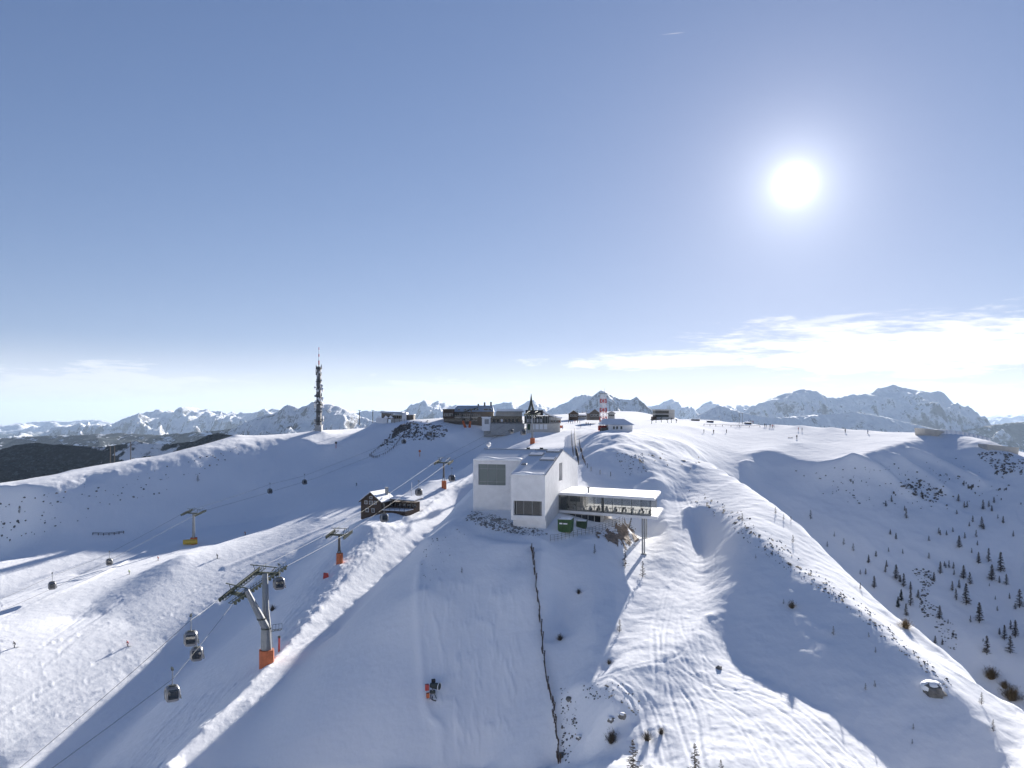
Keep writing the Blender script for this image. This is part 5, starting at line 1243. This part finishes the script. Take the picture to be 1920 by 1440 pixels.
patch('bare_earth', 'turf patches on the rough knoll above the fenced hollow', [(1150,835),(1210,842),(1330,850),(1330,900),(1240,895),(1190,870)], M_GRASS, .30, 1.6, 3.0, .08, .2, 13.0)

def rand_in(poly, n, rr):
    xs = [p[0] for p in poly]; ys = [p[1] for p in poly]; out = []
    while len(out) < n:
        x = np.array([rr.uniform(min(xs), max(xs)) for _ in range(64)]); y = np.array([rr.uniform(min(ys), max(ys)) for _ in range(64)])
        k = in_poly(x, y, poly); out += list(zip(x[k], y[k]))
    return out[:n]
def rock_into(b, p, s, rr):
    i = len(b.v); n, m = 6, 3; a = rr.uniform(0, 6.28); sx, sy, sz = s * rr.uniform(.7, 1.4), s * rr.uniform(.6, 1.1), s * rr.uniform(.4, .8); ca, sa = math.cos(a), math.sin(a)
    for u in range(m + 1):
        th = math.pi * u / m
        for w_ in range(n):
            ph = 6.2832 * w_ / n; k = rr.uniform(.7, 1.2); x = sx * k * math.sin(th) * math.cos(ph); y = sy * k * math.sin(th) * math.sin(ph)
            b.v.append((p.x + x * ca - y * sa, p.y + x * sa + y * ca, p.z + sz * k * math.cos(th)))
    for u in range(m):
        for w_ in range(n): q = i + u * n + w_; q2 = i + u * n + (w_ + 1) % n; b.f.append([q, q + n, q2 + n, q2])
ROCKS = [
 ('dark rocks scattered over the snowy bluff', [(712,838),(735,808),(760,792),(800,789),(838,800),(840,818),(800,826),(752,824),(735,836)], 420, .25, .95, M_ROCK),
 ('rock band along the upper edge of the bluff', [(736,812),(752,797),(770,795),(768,803),(750,812),(738,819)], 200, .4, 1.2, M_ROCK),
 ('stones scattered over the left shaded slope', [(0,940),(200,900),(460,835),(470,850),(300,925),(60,1010),(0,1015)], 130, .2, .7, M_ROCK),
 ('small stones on the knoll behind the glass wing', [(1150,850),(1205,850),(1215,885),(1175,892)], 110, .08, .35, M_ROCK),
 ('stones along the shaded edge of the sunlit spur', [(1290,912),(1400,965),(1500,1045),(1640,1150),(1790,1285),(1770,1292),(1600,1150),(1480,1072),(1380,1000),(1290,938)], 420, .05, .24, M_ROCK),
 ('rocks in clusters high on the far larch slope', [(1700,895),(1745,905),(1770,930),(1750,945),(1715,930),(1690,912)], 130, .2, .75, M_ROCK),
 ('rocks in a ring among the larches', [(1705,1065),(1745,1068),(1752,1090),(1735,1125),(1760,1140),(1735,1160),(1722,1135),(1730,1100)], 130, .15, .55, M_ROCK),
 ('stones strewn below the larches', [(1745,1150),(1790,1170),(1800,1220),(1770,1215)], 50, .12, .4, M_ROCK),
 ('scree below the concrete museum prow', [(1830,850),(1880,845),(1920,862),(1920,890),(1870,885)], 170, .2, .7, M_ROCK),
 ('scattered stones on the upper far slope', [(1480,880),(1640,870),(1800,855),(1900,900),(1850,960),(1640,950),(1560,940)], 150, .12, .5, M_ROCK),
 ('grey gravel at the foot of the museum', [(872,972),(886,957),(930,966),(965,978),(1010,992),(1028,1002),(1000,1006),(930,996)], 620, .06, .32, M_GRAVEL),
 ('stones in the brown earth fan below the wing', [(1118,998),(1165,980),(1188,986),(1192,1025),(1150,1020)], 260, .06, .25, M_EARTH),
 ('small dark stones beside the lower snow fence', [(1052,1290),(1075,1290),(1085,1350),(1070,1430),(1052,1430)], 90, .06, .25, M_ROCK),
 ('stones round the shaded snow bowl above the saplings', [(1090,1285),(1160,1275),(1200,1310),(1195,1350),(1170,1320),(1100,1310)], 80, .05, .22, M_ROCK),
 ('small stones on the shaded slope left of the snow fence', [(800,1000),(850,985),(880,1000),(830,1060),(800,1100),(785,1060)], 45, .05, .2, M_ROCK),
]
for lab, poly, n, s0, s1, m in ROCKS:
    rr = random.Random(len(lab) * 7); b = MB()
    for (x, y) in rand_in(poly, n, rr):
        p = col_hit(x, y); rock_into(b, p, rr.uniform(s0, s1) * rr.random() ** .6 + s0 * .3, rr)
    o = b.build('scattered_rocks', m); tag(o, lab, 'rocks', kind='stuff')
def boulder(px, py, r, label, cap=True, m=None):
    p = col_hit(px, py); t = thing('boulder', label, 'boulder', (p.x, p.y, ground(p.x, p.y)))
    MB().blob((0, 0, r * .2), (r, r * .85, r * .75), int(px), 10, 7, .27).build('rock', m or M_ROCK, t)
    if cap: MB().blob((-r * .1, r * .3, r * .55), (r * 1.05, r * .95, r * .55), int(px) + 1, 16, 9, .07).build('snow_cap', M_SNOWCAP, t, True)
    return t
boulder(1752, 1300, 1.25, 'big dark boulder with thick snow cap on the shaded spur flank')
boulder(1146, 1352, .42, 'small pale boulder with snow cap above the bushy sapling')
boulder(1167, 1345, .45, 'small snow-capped boulder right of the pale one')
boulder(1087, 1385, .40, 'lone small boulder near the lower end of the snow fence')
boulder(1052, 1420, .62, 'dark boulder right beside the bottom of the snow fence', False)
boulder(1067, 1312, .42, 'dark stone just right of the broken snow fence', False)
boulder(1348, 1254, .42, 'lone block lying in the sunlit ski tracks', False)

# ---------------------------------------------------------------- trees and shrubs
def larch_mesh(seed, dense=1.0, spread=.20, m=None):
    rr = random.Random(seed); b = MB()
    nbr = int(105 * dense)
    for k in range(nbr):
        h = .07 + .92 * (k + rr.random()) / nbr; L_ = (spread * (1 - h) ** .8 + .018) * rr.uniform(.65, 1.15); an = rr.uniform(0, 6.283)
        d = Vector((math.cos(an), math.sin(an), rr.uniform(-.15, .35))); p0 = Vector((0, 0, h)); p1 = p0 + d * L_
        b.tube([p0, p1], [.009, .004], 3, False)
        sd = Vector((-math.sin(an), math.cos(an), 0))
        for j in range(8):
            u = rr.uniform(.15, 1.0); q = p0.lerp(p1, u); e = (sd * rr.choice((-1, 1)) * rr.uniform(.5, 1) + d * .5 + Vector((0, 0, rr.uniform(-.6, .3)))).normalized() * rr.uniform(.03, .065) * (1.2 - h * .5)
            w_ = Vector((0, 0, 1)).cross(e).normalized() * .012 if rr.random() < .5 else Vector((0, 0, .012))
            b.v += [tuple(q - w_), tuple(q + w_), tuple(q + e)]; b.f.append([len(b.v) - 3, len(b.v) - 2, len(b.v) - 1])
    return b
def trunk_mesh(seed): 
    rr = random.Random(seed); return MB().tube([(0, 0, -.06), (rr.uniform(-.01, .01), 0, .35), (rr.uniform(-.01, .01), rr.uniform(-.01, .01), .7), (0, 0, 1.0)], [.022, .016, .009, .002], 6)
LARCH = [(trunk_mesh(k).mesh('trunk', M_BARK), larch_mesh(k, 1.0 + .2 * (k % 3), .20 + .025 * (k % 4)).mesh('crown', M_TWIG)) for k in range(6)]
PINE = (trunk_mesh(40).mesh('trunk', M_BARK), larch_mesh(41, 2.2, .20).mesh('crown', M_PINE))
SAP = [(trunk_mesh(60 + k).mesh('trunk', M_BARK), larch_mesh(60 + k, .55, .26).mesh('crown', M_TWIG)) for k in range(3)]
def shrub_mesh(seed, n=150):
    rr = random.Random(seed); b = MB()
    for k in range(n):
        an = rr.uniform(0, 6.283); til = rr.uniform(0, 1.15); L_ = rr.uniform(.5, 1.0); d = Vector((math.cos(an) * math.sin(til), math.sin(an) * math.sin(til), math.cos(til)))
        p0 = Vector((rr.uniform(-.15, .15), rr.uniform(-.15, .15), -.05)); p1 = p0 + d * L_; w_ = Vector((-math.sin(an), math.cos(an), 0)) * .018
        b.v += [tuple(p0 - w_), tuple(p0 + w_), tuple(p1)]; b.f.append([len(b.v) - 3, len(b.v) - 2, len(b.v) - 1])
        for j in range(3):
            q = p0.lerp(p1, rr.uniform(.4, .95)); e = Vector((rr.uniform(-1, 1), rr.uniform(-1, 1), rr.uniform(-.2, 1))).normalized() * .16
            b.v += [tuple(q - w_ * .8), tuple(q + w_ * .8), tuple(q + e)]; b.f.append([len(b.v) - 3, len(b.v) - 2, len(b.v) - 1])
    return b
SHRUB = [shrub_mesh(80 + k).mesh('twigs', M_TWIG) for k in range(3)]; SHRUBY = [shrub_mesh(90 + k, 260).mesh('twigs', M_TWIGY) for k in range(2)]
TREES = []
for x, y, h in ((420,305,80),(120,660,60),(180,610,50),(55,750,40),(98,750,50),(165,860,100),(55,865,50),(255,735,60),(340,790,120),(372,812,60),(400,850,110),(455,875,70),(455,1000,130),(418,1080,100),(515,940,70),(600,625,50),(690,745,100),(640,805,75),(735,700,40),(800,755,45),(875,785,110),(925,830,100),(785,880,80),(840,860,70),(815,940,80),(895,990,170),(685,1105,110),(1020,380,90),(948,335,55),(920,370,40),(975,455,60),(885,465,50),(840,540,100),(790,415,40),(985,520,40),(995,665,95),(1075,650,110),(1170,730,160),(1100,800,130),(1215,835,90),(1160,820,60),(1190,345,60),(1270,450,50),(1030,235,80),(835,170,60),(1320,1015,150),(1240,945,50),(1000,1135,165),(930,1130,55),(1060,1385,150),(650,1300,65),(1245,1375,140),(1200,1270,120),(1285,1250,140),(1250,1190,80),(690,440,45),(740,440,40),(600,485,45),(940,580,40)):
    TREES.append((1600 + x / 4.234, 900 + y / 4.234, h / 4.234, 'L'))
rt_ = random.Random(77)
for (x, y) in rand_in([(1650,935),(1740,925),(1905,935),(1915,1210),(1770,1215),(1640,1070)], 34, rt_): TREES.append((x, y, rt_.uniform(6, 14), 'L'))
for x, y, h in ((380,962,95),(355,1015,90)): TREES.append((1600 + x / 4.234, 900 + y / 4.234, h / 4.234, 'P'))
for x, y, h in ((390,250,40),(635,355,40),(720,240,45),(550,215,35),(590,245,30),(625,250,25),(835,325,25),(880,365,35),(925,395,40),(1000,450,40),(800,375,30)): TREES.append((1240 + x / 2.572, 880 + y / 2.572, h / 2.572, 'S'))
for x, y, h in ((830,800,45),(1000,810,25),(1033,885,30),(985,1065,35),(1030,1050,35),(1215,1255,30),(1210,1325,25),(1545,1135,60),(1600,1265,60),(455,430,20),(590,650,25)): TREES.append((1240 + x / 2.572, 880 + y / 2.572, h / 2.572, 'S'))
for x, y, h in ((1172,1064,34),(1205,1082,30),(1303,1452,58),(1187,1452,66),(1115,1038,18),(36,962,14),(371,903,14),(866,1075,12),(1162,1185,24),(1352,1440 + 20,36)): TREES.append((x, y, h, 'S'))
def words(v, cuts, names):
    for c, n in zip(cuts, names):
        if v < c: return n
    return names[-1]
rr = random.Random(21)
far_group = 'larches scattered over the far shaded slope'; spur_group = 'small saplings on the snowy spur'
for i, (x, y, h, kd) in enumerate(TREES):
    p = col_hit(x, y); p.z = ground(p.x, p.y); H = h / F * p.y
    if kd == 'P': lab = 'dark green conifer among the bare larches'; grp = 'dark conifers'
    elif kd == 'L':
        lab = {0: 'very small bare larch', 1: 'small bare larch', 2: 'middling bare larch', 3: 'tall bare larch'}[0 if h < 13 else 1 if h < 20 else 2 if h < 28 else 3] + (' beside the ring of rocks on the far slope' if 1690 < x < 1775 and 1050 < y < 1175 else ' in the tight clump low on the far slope' if x > 1870 and y > 1170 else ' in the line of larches above the spur edge' if x < 1690 else ' high on the far slope near the scree' if y < 990 else ' standing apart on the open far slope'); grp = far_group
    else:
        lab = {0: 'tiny bare sapling', 1: 'small bare sapling', 2: 'slender bare sapling'}[0 if h < 11 else 1 if h < 17 else 2]
        lab += ' on the snowy spur flank' if x > 1260 else (' on the sunlit snow below the glass wing' if x > 1100 else ' on the open snow slope'); grp = spur_group
    t = thing('larch_tree' if kd == 'L' else 'conifer_tree' if kd == 'P' else 'larch_sapling', lab, 'tree', p, rr.uniform(0, 6.28), grp)
    tm, cm = PINE if kd == 'P' else (LARCH[i % 6] if kd == 'L' else SAP[i % 3])
    t.scale = (H, H, H)
    inst('trunk', tm, t); inst('crown', cm, t)
for k, (x, y, h, m, lab) in enumerate(((1147,1392,30,SHRUB[0],'bushy dark sapling tuft beside the pale boulder'),(1213,1388,22,SHRUB[1],'twiggy bush at the edge of the ski tracks'),(1050,1200,15,SHRUB[2],'round dark bush on the shaded slope right of the snow fence'),(1085,1113,12,SHRUB[0],'small bush between snow fence and building shadow'),(1485,1140,18,SHRUB[1],'dark low bush in the middle of the shaded spur flank'),
    (1698,1178,22,SHRUBY[0],'yellowish dry bush on the spur crest among stones'),(1858,1272,26,SHRUBY[1],'brown dry bush at the spur edge above the larches'),(1897,1312,34,SHRUBY[0],'largest brown bush on the low end of the spur edge'),(511,1145,14,SHRUB[2],'dark bush on the snow behind the big forked pylon'),(1884,1290,18,SHRUBY[1],'small brown bush between the two larger ones on the spur edge'),(1240,1376,16,SHRUB[0],'thin twig tuft between the bush and the bare tree'),(1142,1245,12,SHRUB[1],'tiny twig tuft on the sunlit slope'))):
    p = col_hit(x, y); H = h / F * p.y; t = thing('dry_shrub', lab, 'shrub', (p.x, p.y, ground(p.x, p.y)), k * 1.3); t.scale = (H, H, H); inst('twigs', m, t)

# ---------------------------------------------------------------- people
def body_mesh(pose):
    J = {'pel': (0, 0, .92, .15), 'chest': (0, .02, 1.25, .17), 'neck': (0, .03, 1.47, .07), 'head': (0, .04, 1.60, .11), 'top': (0, .04, 1.74, .09),
         'kl': (-.11, .06, .50, .085), 'al': (-.12, 0, .10, .065), 'tl': (-.12, .16, .04, .05), 'kr': (.11, .06, .50, .085), 'ar': (.12, 0, .10, .065), 'tr': (.12, .16, .04, .05),
         'sl': (-.20, .02, 1.38, .075), 'el': (-.30, .02, 1.12, .06), 'hl': (-.30, .16, .92, .05), 'sr': (.20, .02, 1.38, .075), 'er': (.30, .02, 1.12, .06), 'hr': (.30, .16, .92, .05)}
    if pose == 'ski':
        J.update({'pel': (0, -.14, .78, .15), 'chest': (0, .10, 1.06, .17), 'neck': (0, .20, 1.26, .07), 'head': (0, .25, 1.38, .11), 'top': (0, .27, 1.51, .09),
                  'kl': (-.12, .12, .46, .085), 'kr': (.12, .12, .46, .085), 'sl': (-.20, .12, 1.19, .075), 'sr': (.20, .12, 1.19, .075), 'el': (-.34, .18, .98, .06), 'er': (.34, .18, .98, .06), 'hl': (-.34, .42, .98, .05), 'hr': (.34, .42, .98, .05)})
    E = [('pel', 'chest'), ('chest', 'neck'), ('neck', 'head'), ('head', 'top'), ('pel', 'kl'), ('kl', 'al'), ('al', 'tl'), ('pel', 'kr'), ('kr', 'ar'), ('ar', 'tr'), ('chest', 'sl'), ('sl', 'el'), ('el', 'hl'), ('chest', 'sr'), ('sr', 'er'), ('er', 'hr')]
    ks = list(J); me = bpy.data.meshes.new('body_joints'); me.from_pydata([J[k][:3] for k in ks], [(ks.index(a), ks.index(b)) for a, b in E], [])
    o = bpy.data.objects.new('body_joints', me); COL.objects.link(o); o.modifiers.new('s', 'SKIN')
    for i, k in enumerate(ks): sv = me.skin_vertices[0].data[i]; sv.radius = (J[k][3],) * 2; sv.use_root = (k == 'pel')
    ss_ = o.modifiers.new('u', 'SUBSURF'); ss_.levels = 1; ss_.render_levels = 1
    dg = bpy.context.evaluated_depsgraph_get(); out = bpy.data.meshes.new_from_object(o.evaluated_get(dg)); bpy.data.objects.remove(o); out.name = 'body'
    return out, J
M_SKIN = mat('skin', (.45, .30, .23), .6); M_JK = {'black': mat('black_ski_suit', (.03, .032, .04), .7), 'red': mat('red_ski_jacket', (.50, .05, .05), .7), 'green': mat('lime_ski_jacket', (.30, .42, .08), .7), 'blue': mat('blue_ski_jacket', (.05, .10, .28), .7), 'orange': mat('orange_ski_jacket', (.55, .2, .05), .7)}
BODY = {k: body_mesh(k) for k in ('ski', 'stand')}; VAR = {}
def body_var(pose, colr):
    if (pose, colr) in VAR: return VAR[(pose, colr)]
    src, J = BODY[pose]; me = src.copy(); me.materials.clear()
    for m in (M_JK['black'], M_JK[colr], M_SKIN): me.materials.append(m)
    zp, zn = J['pel'][2], J['neck'][2]
    for p in me.polygons: p.material_index = 0 if p.center.z < zp - .02 or p.center.z > zn + .17 else (2 if p.center.z > zn + .03 else 1); p.use_smooth = True
    VAR[(pose, colr)] = me; return me
SKI = MB().box((-.045, -.75, 0), (.045, .8, .02)).poly([(-.045, .8, 0), (.045, .8, 0), (.03, .95, .12), (-.03, .95, .12)]).mesh('ski', M_BLACK); POLE = MB().tube([(0, 0, 0), (0, -.35, -.95)], .012, 4).mesh('ski_pole', M_BLACK)
def person(px, py, pose, colr, rz, label, skis=True, grp='skiers and walkers', sc_=1.0):
    p = col_hit(px, py); t = thing('person', label, 'person', (p.x, p.y, ground(p.x, p.y) - .02), rz, grp)
    inst('body', body_var(pose, colr), t)
    if skis:
        for s in (-1, 1): inst('ski', SKI, t, (s * .12, 0, .01)); inst('ski_pole', POLE, t, (s * .33, .42 if pose == 'ski' else .16, .98 if pose == 'ski' else .95))
    return t
for a in ((240,1212,'ski','red',1.9,'skier in red jacket carving alone low on the sunny piste'),(408,1047,'ski','black',2.2,'skier in black crouching on the sunny piste behind the forked pylon'),(460,1004,'ski','orange',1.2,'skier high on the sunny piste beside the shadow edge'),
          (297,1051,'ski','red',2.0,'skier in red near the shadow below the yellow padded pylon'),(243,1077,'ski','green',2.0,'skier in lime jacket on the shadow edge of the sunny piste'),(28,1214,'ski','black',2.1,'skier in black on the lower shadow edge of the sunny piste'),
          (669,911,'ski','black',2.0,'skier in black at the shadow edge above the chalet')):
    person(*a)
for x, y, c, lab in ((1320,812,'black','walker in black on the plateau snow beside two others, below the low sheds'),(1338,813,'black','walker in black on the plateau, middle of three'),(1362,812,'black','walker alone at the end of the three on the plateau'),(1494,823,'black','person in black standing by a sled on the smooth plateau'),(1497,808,'red','person with red jacket at the plateau rim'),(1504,809,'black','person in black at the plateau rim beside the red jacket')):
    person(x, y, 'stand', c, random.uniform(0, 6), lab, False)
for k, (x, y) in enumerate(((1434,799),(1437,799),(1444,800),(1448,801),(1451,801),(1405,790),(1409,790),(1413,791),(1585,810),(1627,812))):
    person(x, y + 1.5, 'stand', ('black', 'blue', 'black', 'red')[k % 4], k * 1.1, 'tiny figure on the far skyline edge of the plateau', False, 'figures on the plateau skyline')
for k, (x, y) in enumerate(((1066,791),(1070,792),(1074,792),(1078,791),(1083,791),(1087,792),(1055,803),(1099,795),(1103,795),(1089,800),(1107,797))):
    person(x, y + 2, 'stand', ('black', 'black', 'blue', 'red')[k % 4], k * .9, 'person on the sunny snow beside the lift station', False, 'people by the lift station')
p = col_hit(1482, 821); sl = thing('sled', 'small wooden sled on the plateau beside the standing person', 'sled', p); MB().box((-.9, -.3, .25), (.9, .3, .33)).build('seat', M_WOODL, sl)
for s in (-1, 1): MB().bar((-1.0, s*.28, .04), (.9, s*.28, .04), .06).bar((-.6, s*.28, .04), (-.6, s*.28, .28), .05).bar((.6, s*.28, .04), (.6, s*.28, .28), .05).build('runner', M_WOOD, sl)

# ---------------------------------------------------------------- machines and small things on the snow
p = col_hit(811, 1305); sg = thing('snow_gun', 'fan snow gun with white ringed drum and orange pad on the shaded slope', 'snow gun', (p.x, p.y, ground(p.x, p.y)), .3)
for a, b_ in (((-.2, -.1, .5), (-.55, -1.0, -.05)), ((.15, -.1, .5), (.35, -.95, -.05)), ((0, .2, .5), (0, 1.0, -.05))): MB().tube([a, b_], .06, 6).build('leg', M_GALV, sg)
MB().box((-.35, -.25, .4), (.35, .25, .75)).build('carriage', M_DARKST, sg); MB().tube([(0, 0, .7), (0, 0, 1.15)], .09, 8).build('swivel', M_GALV, sg)
dr = MB().tube([(-.1, .45, 1.35), (.15, .1, 1.38), (.75, -.65, 1.45)], [.34, .40, .46], 16).build('fan_drum', M_DARKST, sg)
ring = [(.80 + .52 * math.cos(a) * .62, -.70 + .52 * math.cos(a) * .78, 1.46 + .52 * math.sin(a)) for a in [2 * math.pi * k / 20 for k in range(21)]]
MB().tube(ring, .06, 6).build('nozzle_ring', M_WHITE, dr)
MB().box((-.95, .1, .75), (-.45, .6, 1.55)).build('control_box', M_RED, sg); MB().box((-.95, -.75, .05), (-.55, -.3, .65)).build('orange_pad', M_ORANGE, sg)
MB().box((.0, .45, 1.6), (.5, .85, 2.05)).build('compressor', M_BLACK, sg); MB().tube([(-.2, -.8, .2), (-.35, -1.3, .05), (-.15, -1.7, .02), (.1, -1.9, .03)], .09, 6).build('hose', M_BLACK, sg)
for (x, y, h, lab) in ((488, 1252, 2.1, 'short red padded post left of the forked pylon foot'), (523, 1222, 2.5, 'red padded post with dark cap right of the forked pylon foot')):
    p = col_hit(x, y); t = thing('padded_post', lab, 'post', (p.x, p.y, ground(p.x, p.y))); MB().tube([(0, 0, -.3), (.05, 0, h)], .17, 8).build('padding', M_RED, t); MB().tube([(.05, 0, h), (.05, 0, h + .35)], .24, 8).build('cap', M_DARKST, t)
p = col_hit(611, 1083); t = thing('padded_block', 'red padded crash block on the snow below the slim pylon', 'crash pad', (p.x, p.y, ground(p.x, p.y)), .3); MB().hexa([(-.6, -.35, -.2), (.6, -.35, -.2), (.6, .35, -.2), (-.6, .35, -.2), (-.5, -.25, 1.1), (.55, -.25, .95), (.5, .25, .95), (-.5, .25, 1.1)]).build('pad', M_RED, t); MB().box((-.56, -.02, .3), (.58, .02, .36)).build('strap', M_BLACK, t)
p = col_hit(1013, 805); t = thing('snow_groomer', 'black snow groomer parked against the lift station wall', 'snow groomer', (p.x, p.y, ground(p.x, p.y)), .1)
for s in (-1, 1): MB().box((-2.3, s*1.25 - .45, 0), (2.3, s*1.25 + .45, .95)).build('track', M_BLACK, t)
MB().box((-1.9, -.95, .5), (1.9, .95, 1.3)).build('chassis', M_BLACK, t); cb = MB().hexa([(-.1, -1.0, 1.3), (1.6, -1.0, 1.3), (1.6, 1.0, 1.3), (-.1, 1.0, 1.3), (.1, -.85, 2.5), (1.2, -.85, 2.5), (1.2, .85, 2.5), (.1, .85, 2.5)]).build('cab', M_BLACK, t)
MB().poly([(.05, -1.02, 1.45), (1.45, -1.02, 1.45), (1.15, -.89, 2.4), (.15, -.89, 2.4)]).build('cab_window', M_GLASSD, cb); MB().box((2.5, -1.9, .1), (2.75, 1.9, 1.1)).build('blade', M_DARKST, t); MB().box((-1.8, -.8, 1.302), (-.2, .8, 1.5)).build('snow_on_deck', M_SNOWCAP, t)
p = col_hit(1050, 802); t = thing('safety_mat', 'orange safety mat on the slope at the station corner', 'safety mat', p, -.4); MB().box((-1.6, -.12, -.3), (1.6, .12, 1.2)).build('mat', M_ORANGE, t)
for x in (-1.5, 0, 1.5): MB().tube([(x, .16, -.3), (x, .16, 1.5)], .05, 5).build('post', M_WOOD, t)
for x, y, m, lab in ((630, 840, M_RED, 'red and dark piste marker post on the shaded left slope'), (787, 856, M_ORANGE, 'round orange piste sign on the shaded slope above the pylon')):
    p = col_hit(x, y); t = thing('piste_marker', lab, 'marker', (p.x, p.y, ground(p.x, p.y))); MB().tube([(0, 0, -.3), (0, 0, 2.6)], .14, 6).build('post', m, t); MB().tube([(0, -.1, 2.6), (0, .1, 2.6)], .6, 12).build('disc', M_DARKST if m is M_RED else M_ORANGE, t)
for k, (x, y, w_, lab) in enumerate(((1305,789,14,'low flat shed among the lift toys on the plateau'),(1404,795,10,'low dark shed at the far plateau rim'),(1333,792,10,'low snow-covered kiosk between the two plateau sheds'))):
    p = col_hit(x, y); s = p.y / F; t = thing('low_shed', lab, 'shed', p); MB().box((-w_*s/2, 0, -1), (w_*s/2, 3, 2.5*s)).build('wall', M_WOOD, t); MB().box((-w_*s/2 - .3, -.3, 2.5*s + .003), (w_*s/2 + .3, 3.3, 3.6*s)).build('snow_roof', M_SNOWCAP, t)
for k, (x, y, h) in enumerate(((1222,795,9),(1230,793,8),(1240,792,9),(1252,793,8),(1259,793,9),(1268,793,7))):
    p = col_hit(x, y); s = p.y / F; t = thing('practice_lift_frame', 'small dark practice lift frame standing in the plateau snow park', 'lift frame', p, k, 'practice lift frames'); MB().tube([(0, 0, -.5), (0, 0, h*s)], .12, 5).build('post', M_DARKST, t); MB().bar((-2.2*s, 0, h*s), (2.6*s, 0, h*s - .6), .3).build('arm', M_DARKST, t)
railing('park_fence', 'low dark fence line along the rim of the plateau snow park', [col_hit(*q) for q in ((1320,798),(1350,799),(1390,800),(1425,801))], .8, 5.0, M_WOOD, M_WOOD, (.9,), .12, 'fence')
for x, lab in ((1386, 'thin tall mast at the plateau rim, first of a pair'), (1392, 'thin tall mast at the plateau rim, second of a pair')):
    p = col_hit(x, 795); s = p.y / F; o = MB().tube([(0, 0, -1), (0, 0, 20*s)], .12, 5).bar((-.6, 0, 20*s), (.6, 0, 20*s), .2).build('thin_mast', M_GALV, None, loc=p); tag(o, lab, 'mast')
# ---------------------------------------------------------------- the air
def build_haze():
    m = bpy.data.materials.new('haze'); m.use_nodes = True; nt = m.node_tree; nt.nodes.clear()
    o = nt.nodes.new('ShaderNodeOutputMaterial'); v = nt.nodes.new('ShaderNodeVolumePrincipled')
    v.inputs['Color'].default_value = (.58, .76, 1.0, 1); v.inputs['Density'].default_value = HAZE_DENSITY; v.inputs['Anisotropy'].default_value = .2
    nt.links.new(v.outputs[0], o.inputs['Volume'])
    b = MB().box((-75000, -25000, -1300), (75000, 85000, 1500)).build('haze', m)
    tag(b, kind='stuff', label='pale blue mountain air over the valleys', cat='haze')
HAZE_DENSITY = 1.35e-5
build_haze()
